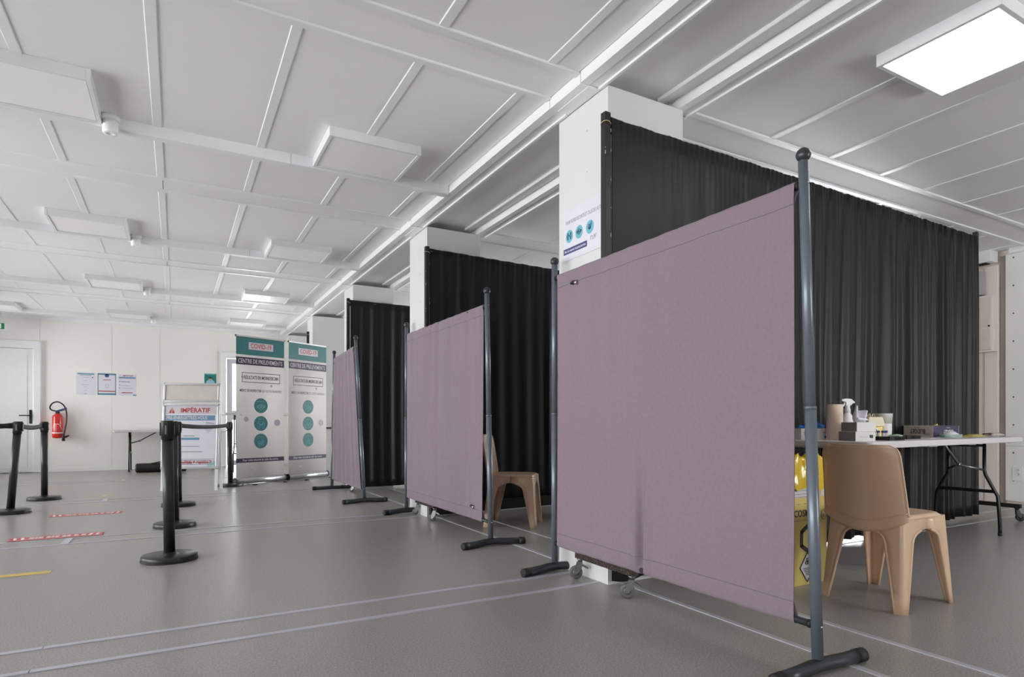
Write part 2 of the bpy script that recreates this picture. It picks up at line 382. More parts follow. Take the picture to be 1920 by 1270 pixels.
# cable trunkings with the lamps on them
for i, k in enumerate(range(-1, 4)):
    y = 4.44 + 2.69 * k
    b = MB()
    for x0, x1 in ((XL, -2.9), (-2.898, .70), (.702, 1.888)): b.prism([(y, ZC), (y, 2.688), (y + .006, 2.680), (y + .068, 2.680), (y + .078, 2.688), (y + .078, ZC)], x0, x1, 'x')
    if y < YF - .1: struct(b.build('trim_%d' % (3 + i), M_trim))
# columns
def column(i, y0, y1):
    o = struct(B('column', (2.03, y0, 0), (2.575, y1, 2.688), M_col)); 
    if y1 - y0 > .3:
        sc = MB()
        for z in (.45, .8, 1.15, 1.45, 1.75, 2.02, 2.29, 2.52): sc.lathe([(.006, 0), (.005, -.003), (.0001, -.004)], (2.03, y0 + .19, z), 8, axis='x')
        sc.build('screw', M_col, o)['kind'] = 'stuff'
    return o
for k in range(4): column(k, 2.597 + PER * k, 3.07 + PER * k)
column(4, 13.2, YF)
sc = MB()
# walls with openings
def wall_with_windows(name, axis, pos, a0, a1, wins, thick, m):
    b = MB()
    def bx(u0, u1, z0, z1):
        if axis == 'x': b.box((min(pos, pos + thick), u0, z0), (max(pos, pos + thick), u1, z1))
        else: b.box((u0, min(pos, pos + thick), z0), (u1, max(pos, pos + thick), z1))
    c = a0
    for w in sorted(wins):
        u0, u1 = w[0], w[1]; z0, z1 = (w[2], w[3]) if len(w) > 2 else WZ
        bx(c, u0, 0, ZC); 
        if z0 > 0: bx(u0, u1, 0, z0)
        bx(u0, u1, z1, ZC); c = u1
    bx(c, a1, 0, ZC); return struct(b.build(name, m))
wall_with_windows('wall_left', 'x', XL, YB - .1, YF + .1, WIN_L, -.1, M_wall)
wall_with_windows('wall_back', 'y', YB, XL, XR, WIN_B_FILL, -.1, M_wall)
wr = wall_with_windows('wall_right', 'x', XR, YB - .1, YF + .1, WIN_R, .1, M_wallp)
D2 = (.88, 1.75, 0.0, 2.17)
wf = wall_with_windows('wall_far', 'y', YF, XL, XR, [D2], .12, M_wall)
n = 1
def window(wall, u0, u1):
    global n
    b = MB(); f = .05
    def bx(p0, p1, z0, z1, t=.06):
        if wall in 'LR':
            x = XL - .08 if wall == 'L' else XR + .02; b.box((x, p0, z0), (x + t, p1, z1))
        else: b.box((p0, YB - .08, z0), (p1, YB - .08 + t, z1))
    bx(u0, u1, WZ[0], WZ[0] + f); bx(u0, u1, WZ[1] - f, WZ[1]); bx(u0, u0 + f, WZ[0] + f, WZ[1] - f); bx(u1 - f, u1, WZ[0] + f, WZ[1] - f); m_ = (u0 + u1) / 2; bx(m_ - f / 2, m_ + f / 2, WZ[0] + f, WZ[1] - f)
    o = struct(b.build('window_%d' % n, M_door)); n += 1
    for s0, s1 in ((u0 + f, m_ - f / 2), (m_ + f / 2, u1 - f)):
        if wall in 'LR': x = XL - .05 if wall == 'L' else XR + .05; B('pane', (x, s0, WZ[0] + f), (x + .004, s1, WZ[1] - f), M_glass, o)
        else: B('pane', (s0, YB - .05, WZ[0] + f), (s1, YB - .046, WZ[1] - f), M_glass, o)
for a, b in WIN_L: window('L', a, b)
for a, b in WIN_B_FILL: window('B', a, b)
for a, b in WIN_R: window('R', a, b)
# far wall panels
seams = [XL, -3.1, -2.10, -1.036, -.268, .72]
for a, b in zip(seams[:-1], seams[1:]): B('wall_panel', (a + .002, YF - .012, .06), (b - .002, YF, 2.70), M_wall, wf)
B('wall_panel', (1.86, YF - .012, .06), (2.03, YF, 2.70), M_wall, wf); B('wall_panel', (2.58, YF - .012, .06), (5.2, YF, 2.70), M_wall, wf); B('wall_panel', (5.204, YF - .012, .06), (XR, YF, 2.70), M_wall, wf)
struct(MB().box((XL, YF - .02, 0), (-3.25, YF, .06)).box((-2.07, YF - .02, 0), (.78, YF, .06)).build('baseboard_far', M_base))
struct(MB().prism([(YF, ZC), (YF - .05, ZC), (YF - .05, 2.715), (YF - .02, 2.69), (YF, 2.69)], XL, 1.89, 'x').build('trim_9', M_trim))
# door 1 (left end of the far wall)
dx1 = -2.08; dx0 = -3.22; yd = YF - .012
fr = MB(); fr.prism([(dx0, 0), (dx0, 2.31), (dx1, 2.31), (dx1, 0), (dx1 - .11, 0), (dx1 - .11, 2.17), (dx0 + .11, 2.17), (dx0 + .11, 0)], yd - .05, yd, 'y')
d1 = struct(fr.build('door_1', M_door, bevel=.012, seg=3))
fr = MB(); fr.prism([(dx0 + .11, .01), (dx0 + .11, 2.165), (dx1 - .11, 2.165), (dx1 - .11, .01)], yd - .028, yd, 'y'); fr.build('leaf', M_door, d1)
fr = MB(); fr.prism([(dx0 + .19, .09), (dx0 + .19, 2.06), (dx1 - .19, 2.06), (dx1 - .19, .09)], yd - .034, yd - .028, 'y'); fr.build('panel', M_door, d1, bevel=.004)
hh = MB(); hx = dx1 - .145
hh.box((hx - .018, yd - .045, .86), (hx + .018, yd - .03, 1.10)); hh.tube([(hx, yd - .04, 1.0), (hx, yd - .085, 1.0), (hx - .02, yd - .09, 1.0), (hx - .15, yd - .09, 1.0)], .010, 10); hh.box((hx - .006, yd - .05, .89), (hx + .006, yd - .045, .92))
hh.build('handle', M_bpaint, d1, bevel=.003, label='black lever handle on long plate')
# door 2 with glass (behind the banners)
fr = MB(); x0, x1 = .79, 1.86
fr.prism([(x0, 0), (x0, 2.29), (x1, 2.29), (x1, 0), (x1 - .09, 0), (x1 - .09, 2.20), (x0 + .09, 2.20), (x0 + .09, 0)], yd - .05, YF, 'y')
d2 = struct(fr.build('door_2', M_door, bevel=.01, seg=3))
lf = MB(); lx0, lx1 = .89, 1.75
for a, b, z0, z1 in ((lx0, lx0 + .10, .02, 2.16), (lx1 - .10, lx1, .02, 2.16), (lx0 + .10, lx1 - .10, .02, .12), (lx0 + .10, lx1 - .10, 2.06, 2.16), (lx0 + .10, lx1 - .10, .93, 1.12)): lf.box((a, YF - .03, z0), (b, YF + .02, z1))
lf.build('leaf', mat('door_grey_white', (206, 208, 216), .4), d2)
for z0, z1 in ((.12, .93), (1.12, 2.06)): B('pane', (lx0 + .10, YF, z0), (lx1 - .10, YF + .006, z1), M_glass, d2)
hh = MB(); hh.tube([(lx1 - .05, YF - .03, 1.0), (lx1 - .05, YF - .08, 1.0), (lx1 - .17, YF - .08, 1.0)], .009, 8); hh.build('handle', M_steel, d2)

# right wall lining, recess, cornice
lp = MB()
for (ya, yb_) in ((-2.5, -.9), (-.896, .8), (.804, 2.04), (2.044, 3.15)):
    B('wall_panel', (XR - .03, ya, .03), (XR, yb_, .62), M_wallr, wr); B('wall_panel', (XR - .03, ya, .624), (XR, yb_, 2.69), M_wallr, wr)
B('edge_trim', (XR - .022, 3.152, .0), (XR, 3.20, 2.69), mat('brown_grey_gap', (150, 138, 126), .6), wr)
B('casing', (XR - .05, 3.21, 0), (XR, 3.34, 2.6), M_wallp, wr, .006); B('casing', (XR - .035, 3.345, 0), (XR, 3.46, 2.6), M_wallp, wr, .006)
scr = MB()
for i in range(9): scr.lathe([(.008, 0), (.006, -.003), (.0001, -.004)], (XR - .03, 3.08, .25 + .30 * i), 8, axis='x')
scr.build('screw', M_dark, wr)['kind'] = 'stuff'
struct(MB().prism([(XR, 2.69), (XR - .09, 2.69), (XR - .09, 2.72), (XR - .07, ZC), (XR, ZC)], YB, 3.1, 'y').build('trim_10', M_trim))
struct(B('baseboard_right', (XR - .012, 3.48, 0), (XR, YF, .08), M_base))

# ================================================================== CEILING LAMPS AND SENSORS
def make_lamp(lit):
    r = empty('ceiling_lamp', (0, 0, 0)); w, d, h = .305, .27, .062
    b = MB(); t = .022
    b.box((-w, -d, -h), (-w + t, d, 0)); b.box((w - t, -d, -h), (w, d, 0)); b.box((-w + t, -d, -h), (w - t, -d + t, 0)); b.box((-w + t, d - t, -h), (w - t, d, 0)); b.box((-w + t, -d + t, -.02), (w - t, d - t, 0))
    b.build('housing', M_lamp, r, bevel=.002)
    B('diffuser', (-w + t + .004, -d + t + .004, -h + .006), (w - t - .004, d - t - .004, -h + .012), M_on if lit else M_diff, r)
    return r
la = make_lamp(False)
LL = []
for k in range(4):
    for x in (1.152, -.70, -2.50): LL.append((x, 4.168 + 2.69 * k))
where = {0: 'over the front bay', 1: 'over the second bay', 2: 'over the third bay', 3: 'over the far bay'}
side = {1.152: 'close to the white column beam', -.70: 'with a motion sensor at its corner', -2.50: 'in the leftmost row'}
for i, (x, y) in enumerate(LL):
    if i == 2: continue
    o = la if i == 0 else dup(la)
    o.location = (x, y, ZC); tag(o, 'unlit square ceiling lamp %s, %s' % (side[x], where[i // 3]), 'ceiling lamp', 'unlit ceiling lamps in the hall')
lo = make_lamp(True); lo.location = (3.435, 1.535, ZC); tag(lo, 'square ceiling lamp shining bright white over the tan chair bay', 'ceiling lamp')
sn = empty('motion_sensor', (0, 0, 0))
MB().lathe([(.052, 0), (.052, -.024), (.044, -.030)], n=24).build('base', M_white, sn)
MB().lathe([(.042, -.030), (.042, -.098), (.037, -.108), (.016, -.108), (.014, -.102), (.0001, -.101)], n=24).build('lens', M_diff, sn)
for k in range(4):
    o = sn if k == 0 else dup(sn)
    o.location = (-.352, 4.44 + 2.70 * k, ZC); tag(o, 'small white drum motion sensor beside the ceiling lamp ' + where[k], 'sensor', 'motion sensors on the ceiling')

# ================================================================== MAUVE SCREENS
def screen(near, far, lean_n, lean_f, rail_z, ztop, fold, label, edge=(.06, .03), seed=1, clips=(), fdy=(0, 0)):
    """near, far: post feet (x, y); lean: offset of the top"""
    root = empty('privacy_screen', (near[0], near[1], 0), 0, label, 'screen', 'mauve cloth screens along the column row')
    I = Matrix.Translation((-near[0], -near[1], 0)); zt = ztop - .048
    def post(p, ln, sg):
        a = Vector((p[0], p[1], .052)); b = Vector((p[0] + ln[0], p[1] + ln[1], zt)); m = a.lerp(b, .5)
        q = MB().tube([a, m], .0195, 18, I).tube([m, b], .0178, 18, I).build('post', M_frame, root)
        MB().tube([m - Vector((0, 0, .006)), m + Vector((0, 0, .004))], .0203, 18, I).build('collar', M_frame, q)
        c = b + Vector((0, 0, .024)); MB().ball(c, .0255, 20, I).tube([b - Vector((0, 0, .004)), b + Vector((0, 0, .008))], .0165, 16, I).build('finial', M_foot, q)
        for z in rail_z:
            e = a.lerp(b, (z - .052) / (zt - .052)); MB().ball(e + Vector((0, .0185 * (1 if sg > 0 else -1), 0)), .0045, 8, I).build('bolt', M_chrome, q)
        dy_ = fdy[0] if sg < 0 else fdy[1]
        pts = [Vector((p[0] + dx, p[1] + dy, dz)) for dx, dy, dz in ((-.235, dy_, .025), (-.12, dy_ * .5, .025), (-.05, dy_ * .1, .027), (0, 0, .028), (.05, dy_ * .1, .027), (.12, dy_ * .5, .025), (.235, dy_, .025))]
        f = MB().tube(pts, .0235, 16, I).build('foot', M_foot, root)
        for e0, e1 in ((pts[0], pts[1]), (pts[-1], pts[-2])):
            d = (e1 - e0).normalized(); MB().tube([e0 - d * .012, e0 - d * .008, e0 + d * .035], [.020, .0252, .0252], 16, I).build('end_cap', M_cap, f)
        return a, b
    na, nb = post(near, lean_n, -1); fa, fb = post(far, lean_f, 1)
    def on(post, z): return post[0].lerp(post[1], (z - .052) / (zt - .052))
    ends = []
    for z in rail_z:
        p, q = on((na, nb), z), on((fa, fb), z); ends.append((p, q)); d = (q - p).normalized()
        r = MB().tube([p + d * .012, q - d * .012], .0125, 14, I).build('rail', M_foot, root)
        for e, s_ in ((p, 1), (q, -1)): MB().tube([e + d * s_ * .016, e + d * s_ * .030], .0150, 12, I).build('rail_socket', M_cap, r)
    # cloth sleeve: hangs between the two rails on both sides of them, hemmed round each
    (bp, bq), (tp, tq) = ends
    rnd = random.Random(seed); ph = [rnd.uniform(0, 6.28) for _ in range(12)]
    def cl(u, v):
        L = (tq - tp).length
        e0 = edge[0] / L; e1 = edge[1] / L
        uu = e0 + (1 - e0 - e1) * u
        w = .5 - .5 * cos(min(1, max(0, v)) * pi)
        pt = tp.lerp(tq, uu + (0 if isinstance(edge, tuple) else 0)); pb = bp.lerp(bq, e0 * edge_b + (1 - e0 * edge_b - e1) * u)
        return pb, pt
    edge_b = 1.0 if lean_n[1] < .01 else 1.0 + lean_n[1] / edge[0] * .95
    N = 150; V = 46
    prof = []
    R = .0155
    for k in range(7): a = pi * k / 6; prof.append(('b', -cos(a) * R, -sin(a) * R))       # under the bottom rail, front to back
    for k in range(1, V): prof.append(('s', R, k / V))
    for k in range(7): a = pi * k / 6; prof.append(('t', cos(a) * R, sin(a) * R))
    for k in range(1, V): prof.append(('f', -R, 1 - k / V))
    vs = []; nrm = Vector(((bq - bp).y, -(bq - bp).x, 0)).normalized()
    if nrm.x > 0: nrm = -nrm                                                       # towards the hall (-X)
    for row in prof:
        for i in range(N + 1):
            u = i / N; pb, pt = cl(u, 0)
            if row[0] == 'b': b_ = pb + nrm * (-row[1]) * 1 + Vector((0, 0, row[2])); v = 0
            elif row[0] == 't': b_ = pt + nrm * (-row[1]) + Vector((0, 0, row[2])); v = 1
            else:
                v = row[2]; off = row[1]
                if row[0] == 's': e_ = max(0, 1 - min(v, 1 - v) / .045); off = R * e_ + (.003 - R) * (1 - e_)
                b_ = pb.lerp(pt, v) - nrm * off
            d = fold(u, v, ph)
            if row[0] in 'bt':
                d *= .25
                b_ = b_ + Vector((0, 0, (.0014 * sin(u * 55 + ph[3]) * sin(u * 23 + ph[4])) * (1 if row[0] == 't' else 1.2)))
            vs.append(I @ (b_ + nrm * d))
    m = len(prof); fs = [(r * (N + 1) + i, r * (N + 1) + i + 1, ((r + 1) % m) * (N + 1) + i + 1, ((r + 1) % m) * (N + 1) + i) for r in range(m) for i in range(N)]
    cb = MB(); cb.add(vs, fs, None, 0, True); cloth = cb.build('cloth', M_purple, root)
    for v0 in (.042, .958):
        sb = MB(); line = []
        for i in range(N + 1):
            u = i / N; pb, pt = cl(u, 0); line.append(I @ (pb.lerp(pt, v0) + nrm * (R + fold(u, v0, ph) + .0004)))
        sb.tube(line, .0011, 5, None, cap=False); sb.build('seam', M_seam, cloth)
    for (u0, v0, nm) in clips:
        pb, pt = cl(u0, 0); c = I @ (pb.lerp(pt, v0) + nrm * (R + fold(u0, v0, ph) + .002)); 
        c2 = MB(); c2.ball(c, .016, 12, None, 0, (.5, 1.0, .8)); dd = (bq - bp).normalized()
        c2.tube([c + dd * .018, c - dd * .004 + nrm * .010, c - dd * .04], .008, 8); c2.tube([c - dd * .012, c - dd * .044 + Vector((0, 0, -.008))], .0125, 8, mi=1)
        c2.build('clip', [M_bpaint, M_chrome], cloth, label='small silver and black clip')
    return root
def gs(u, c, w): return math.exp(-((u - c) / w) ** 2)
def fold1(u, v, p):      # taut, one deep pucker low down and a few soft ripples
    m = max(0, 1 - v * 2.2)
    puck = -.042 * gs(u, .53, .010 + .022 * v) * m ** 1.1 + .016 * (gs(u, .505, .016) + gs(u, .556, .018)) * m
    cr = sum(.0016 * gs(v, q_, .006) for q_ in (.16, .30, .47, .63)) * (.5 + .5 * sin(u * 9)) + sum(.0022 * gs(u, q_, .004) for q_ in (.13, .31, .62, .71, .86)) * (.3 + .7 * v)
    return puck - cr + .0035 * sin(u * 21 + p[0] + v * 1.2) * (.35 + .65 * v) + .0022 * sin(u * 47 + p[1] - v * 2) * v + .006 * gs(u, .68, .02) * (.3 + .5 * v) + .004 * gs(u, .60, .015) * v ** 2 - .010 * sin(v * pi) * .4
def fold2(u, v, p):
    return .007 * sin(u * 38 + p[0] + .8 * sin(v * 2 + p[3])) * (.4 + .6 * v) + .006 * sin(u * 71 + p[1] + v * 1.3) * (.25 + .75 * v) + .003 * sin(u * 120 + p[2]) * v - .016 * gs(u, .62, .012) * max(0, v - .35) + .009 * gs(u, .65, .015) * max(0, v - .3)
def fold3(u, v, p):
    return .006 * sin(u * 55 + p[0] + .5 * sin(v * 3)) + .005 * sin(u * 93 + p[1] + v) + .002 * sin(u * 150)
screen((1.950, 1.326), (1.950, 2.998), (-.004, .052), (0, .0), (.164, 1.718), 1.845, fold1, 'large taut mauve cloth screen in front of the bay with the yellow carton', (.027, .045), 3, [(.89, .957, 'clip')], (-.012, -.05))
screen((1.955, 3.838), (1.955, 5.636), (0, .06), (0, .0), (.164, 1.715), 1.845, fold2, 'mauve cloth screen with soft upright folds, in front of the second column', (.05, .05), 5, [(.10, .055, 'clip')], (-.06, -.07))
screen((1.800, 6.575), (1.785, 8.08), (-.095, .0), (.03, .0), (.150, 1.70), 1.82, fold3, 'mauve cloth screen leaning out beside the tall printed banners', (.045, .05), 8, [(.93, .95, 'clip')], (-.05, .0))

# ================================================================== BLACK CURTAINS ON WHEELED FRAMES
def caster(parent, x, y, ztop, ang, tyre, r=.030, brake=True, hm=None):
    hm = hm or M_steel
    T = Matrix.Translation((x, y, 0)) @ Matrix.Rotation(ang, 4, 'Z')
    b = MB(); b.lathe([(.020, ztop), (.020, ztop - .006), (.013, ztop - .010), (.013, ztop - .020), (.009, ztop - .022)], (0, 0, 0), 14, T)
    for sg in (-1, 1): b.prism([(-.012, ztop - .020), (.016, ztop - .020), (.034, r + .008), (.030, r - .008), (.018, r - .008), (-.006, r + .018)], sg * .013 - .0012, sg * .013 + .0012, 'y', T)
    b.box((-.012, -.013, ztop - .024), (.016, .013, ztop - .019), T)
    c = b.build('caster', hm, parent)
    MB().lathe([(r * .55, -.010), (r * .93, -.010), (r, -.006), (r, .006), (r * .93, .010), (r * .55, .010)], (.024, 0, r), 22, T, axis='y').build('wheel', tyre, c)
    MB().lathe([(.0001, -.0115), (r * .5, -.0115), (r * .5, .0115), (.0001, .0115)], (.024, 0, r), 16, T, axis='y').build('hub', M_tyre if tyre is M_tyre else M_bpaint, c)
    if brake: MB().prism([(-.008, ztop - .03), (-.034, ztop - .043), (-.044, ztop - .052), (-.042, ztop - .058), (-.012, ztop - .044)], -.010, .010, 'y', T).build('brake_pedal', M_steel, c)
    return c
def curtain(x0, y0, x1, y1, ztop, zbot, postz, foldf, label, mfoot, tyre, seed, foot0=(-.24, .24), foot1=(-.34, .30), nx=420, skirt=False, wr_=.030, rise=0., cloth=True):
    root = empty('curtain_frame', (x0, y0, 0), 0, label, 'curtain', 'black curtains on wheeled frames')
    ang = atan2(y1 - y0, x1 - x0); L = sqrt((x1 - x0) ** 2 + (y1 - y0) ** 2); R = Matrix.Rotation(ang, 4, 'Z')
    fz = .118; s_ = .019
    # left post and its foot
    p = MB().box((-s_, -s_, fz), (s_, s_, postz), R).build('post', M_bpaint, root, bevel=.003)
    sc_ = MB(); rn = random.Random(seed)
    for i in range(26):
        z = rn.uniform(.3, postz - .1); h = rn.choice((.004, .006, .018)); e = rn.choice((-1, 1, 1)); sc_.box((e * s_ - .0015, -s_ - .0008, z), (e * s_ + .0015, -s_ + .002, z + h), R)
    o = sc_.build('scuff', M_scuff, p); o['kind'] = 'stuff'
    MB().tube([(.0 + .027 * cos(t * pi / 6), .027 * sin(t * pi / 6), postz - .055 + .004 * sin(t)) for t in range(13)], .0022, 6).build('string_tie', mat('twine', (196, 176, 140), .8), p)
    f = MB().box((-.020, foot0[0], fz - .004), (.020, foot0[1], fz + .030)).build('foot', mfoot, root, bevel=.002)
    caster(f, 0, foot0[0] + .025, fz - .004, pi * .78, tyre, wr_); caster(f, 0, foot0[1] - .025, fz - .004, pi * .84, tyre, wr_)
    # right post
    ex, ey = L * cos(ang), L * sin(ang); T2 = Matrix.Translation((ex, ey, 0)) @ R
    MB().box((-s_, -s_, fz), (s_, s_, postz + .02 + rise), T2).build('post', M_bpaint, root, bevel=.003)
    f = MB().box((-.020, foot1[0], fz - .002), (.020, foot1[1], fz + .034), T2).build('foot', M_bpaint, root, bevel=.002)
    Rf = [T2 @ Vector((0, foot1[0] + .03, 0)), T2 @ Vector((0, foot1[1] - .03, 0))]
    for v in Rf: caster(f, v.x, v.y, fz - .002, ang - .9, M_tyreb, .036, False, M_bpaint)
    MB().tube([(0, 0, ztop - .015), (L, 0, ztop - .015 + rise)], .012, 12, R).build('rail', M_bpaint, root)
    if skirt: MB().box((.03, -.02, .022), (L - .03, .02, .125), R).build('lower_board', M_bpaint, root, bevel=.003)
    if not cloth: return root
    # cloth: gathered over the rail, folds run down
    n_v = 26
    def fn(u, v):   # v: 0 bottom .. 1 top
        s = .024 + (L - .045) * u; z = zbot + (ztop - zbot) * v
        d, dz = foldf(u, v)
        return R @ Vector((s, -.018 + d, z + dz + rise * u * v))
    b = MB(); b.grid(fn, nx, n_v)
    cl = b.build('cloth', M_black, root, solid=.002)
    MB().grid(lambda u, v: R @ Vector((.024 + (L - .045) * u, -.018 + foldf(u, 1)[0] * (1 - v) + .032 * v, ztop + rise * u + .012 * sin(v * pi) + foldf(u, 1)[1])), nx, 4).build('hem', M_black, cl)
    hb = MB().grid(lambda u, v: R @ Vector((.024 + (L - .045) * u, .014, ztop + rise * u - .07 + .07 * v + foldf(u, 1)[1] * v)), nx, 2).build('hem', M_black, cl)
    return root
def wob(u, fs, p): return sum(a * sin(f * u + q) for (a, f), q in zip(fs, p))
r1 = random.Random(11); p1 = [r1.uniform(0, 6.28) for _ in range(10)]
def cf1(u, v):   # smooth at its left end, strong folds toward the right
    k = min(1, max(.22, (u - .15) * 2.2))
    dr = 1.3 * sin(v * 2.2 + u * 6 + p1[4]) * (1 - v) + .5 * sin(v * 5 + u * 13)
    ph = 2 * pi * (10 * u + 13 * u * u) + 2.0 * sin(u * 19 + p1[5]) + 1.2 * sin(u * 43 + p1[6]) + dr
    w = sin(ph); amp = .62 + .38 * sin(u * 61 + p1[7]) * sin(u * 31 + p1[8])
    d = k * (.65 + .35 * (1 - v)) * (.036 * amp * w + .007 * sin(2 * ph + p1[1])) + .004 * sin(u * 30 + p1[2])
    d -= .010 * gs(u, .30, .006) * v
    gather = v ** 14
    return d * (1 - gather * .7) + .0035 * gather * sin(u * 620) * min(1, u * 3 + .2), -.004 * sin(u * 60) ** 2 - .006 * abs(sin(u * 190)) * gather * k - .016 * (1 - v) ** 6 * abs(sin(u * 58))
def cf2(u, v):
    k = .35 + .65 * gs(u, 0, .12)
    return k * (.008 * sin(u * 150 + 1 + .6 * sin(v * 2)) + .004 * sin(u * 61 + v)) - .012 * gs(u, .345, .008) * (.4 + .6 * sin(v * 3.1)) + .003 * v ** 14 * sin(u * 420), -.004 * sin(u * 70) ** 2
def cf3(u, v): return .006 * sin(u * 170 + .5 * sin(v * 3)) + .005 * sin(u * 67 + 2), -.003 * sin(u * 50) ** 2
curtain(1.975, 2.545, 6.50, 2.835, 2.475, .040, 2.500, cf1, 'long black curtain behind the white folding table and yellow carton', M_chip, M_tyre, 2, (-.235, .255), nx=700, wr_=.037, rise=.125)
curtain(2.008, 5.225, 5.9, 5.46, 2.462, .125, 2.485, cf2, 'black curtain behind the lone tan chair at the second column', M_chip, M_tyre, 5, (-.22, .26), skirt=True)
curtain(1.955, 7.91, 5.9, 8.02, 2.462, .03, 2.49, cf3, 'black curtain at the third column behind the leaning mauve screen', M_steel, M_tyre, 7, (-.30, .20))
curtain(1.945, 10.60, 3.4, 10.66, .8, .03, 2.412, cf3, 'bare black curtain frame whose post shows above the second banner', M_steel, M_tyre, 9, (-.2, .2), cloth=False)

# ================================================================== TAN CHAIRS
def make_chair(loc, rz, label):
    """local: faces +X, origin at the middle of the feet"""
    root = empty('plastic_chair', (*loc, 0), rz, label, 'chair', 'tan stacking plastic chairs')
    zs = [.425, .405, .385, .372, .3705, .367, .360, .349, .334, .314, .28, .22, .14, .06, 0]
    def spl(z, back): t = 1 - z / .425; return t * (.030 if not back else .040), t * .022
    for sx_, sy_ in ((1, 1), (1, -1), (-1, 1), (-1, -1)):
        back = sx_ < 0
        vs = []; W = 9
        for z in zs:
            ox, oy = spl(z, back)
            cx = .185 + ox; cy = .175 + oy
            if z >= .371: fx = fy = 1.
            else:
                t = min(1, (.371 - z) / .062); c_ = 1 - sqrt(max(0, 1 - (1 - t) ** 2)); fx = fy = None
            def wid(full, z):
                lo_ = .033 + .045 * (z / .314) if z < .314 else .078
                if z >= .371: return full
                t = min(1, (.371 - z) / .057); e = 1 - sqrt(max(0, 1 - (1 - t) ** 2)) ; 
                return lo_ + (full - lo_) * (1 - sqrt(max(0, 1 - (1 - t) ** 2))) if t < 1 else lo_
            wx = min(cx, wid(cx, z)); wy = min(cy, wid(cy, z) * (1 if not back else 1))
            r_ = .016
            pts = [(cx - wx, cy), (cx - (wx + r_) / 2, cy + .002), (cx - r_, cy)] + [(cx - r_ + r_ * sin(a), cy - r_ + r_ * cos(a)) for a in (pi / 8, pi / 4, 3 * pi / 8)] + [(cx, cy - r_), (cx + .002, cy - (wy + r_) / 2), (cx, cy - wy)]
            for x, y in pts: vs.append((sx_ * x, sy_ * y, z))
        fs = [(j * W + i, j * W + i + 1, (j + 1) * W + i + 1, (j + 1) * W + i) for j in range(len(zs) - 1) for i in range(W - 1)]
        b = MB(); b.add(vs, fs, None, 0, True)
        for e in (0, W - 1): b.tube([vs[j * W + e] for j in range(5, len(zs))], .0046, 6)
        b.build('leg', M_tan, root, solid=.006)
    # seat: dished, rounded rim rolling into the skirt
    def seat(u, v):
        a, c = u * 2 - 1, v * 2 - 1
        n = 5.0; r = max(abs(a), abs(c)); 
        if r > 0:
            k = r / ((abs(a) ** n + abs(c) ** n) ** (1 / n)); 
        else: k = 1
        x, y = a * k, c * k; e = r
        z = .440 - .010 * (1 - e ** 2) - (.016 * max(0, (e - .86) / .14) ** 2.2)
        return (x * .192, y * .182, z)
    MB().grid(seat, 26, 26).build('seat', M_tan, root, solid=.005)
    # back shell: curved in plan, leaning back, rounded top, flared lower lip
    def back(u, v):
        s = u * 2 - 1; z = .365 + .400 * v
        wd = .205 - .022 * v
        if v > .88: t = (v - .88) / .12; wd -= .040 * (1 - sqrt(max(0, 1 - t * t)))
        y = s * wd; lean = -.060 * max(0, v - .1) ** 1.2
        x = -.193 + lean - .030 * (1 - s * s) * (.25 + .75 * min(1, v * 2)) + .012 * abs(s) ** 6
        low = max(0, .22 - v) / .22; z2 = z + .055 * s * s * low - .012 * (1 - s * s) * low
        x -= .006 * low
        return (x, y, z2)
    MB().grid(back, 28, 26).build('backrest', M_tan, root, solid=.007)
    rim = [back(i / 28, 1) for i in range(29)]; e1 = [back(0, j / 26) for j in range(4, 27)]; e2 = [back(1, j / 26) for j in range(26, 3, -1)]
    MB().tube(e1 + rim[1:] + e2[1:], .0052, 8).build('rim', M_tan, root)
    lip = [Vector(back(i / 28, .235 - .11 * (1 - (i / 14 - 1) ** 2))) + Vector((-.005, 0, 0)) for i in range(29)]
    MB().tube(lip, .0035, 6).build('lip', M_tan, root)
    return root
make_chair((3.085, 1.728), 0, 'tan plastic chair seen from behind at the white folding table')
make_chair((2.535, 4.535), -radians(40), 'lone tan plastic chair half hidden by the mauve screen of the second bay')

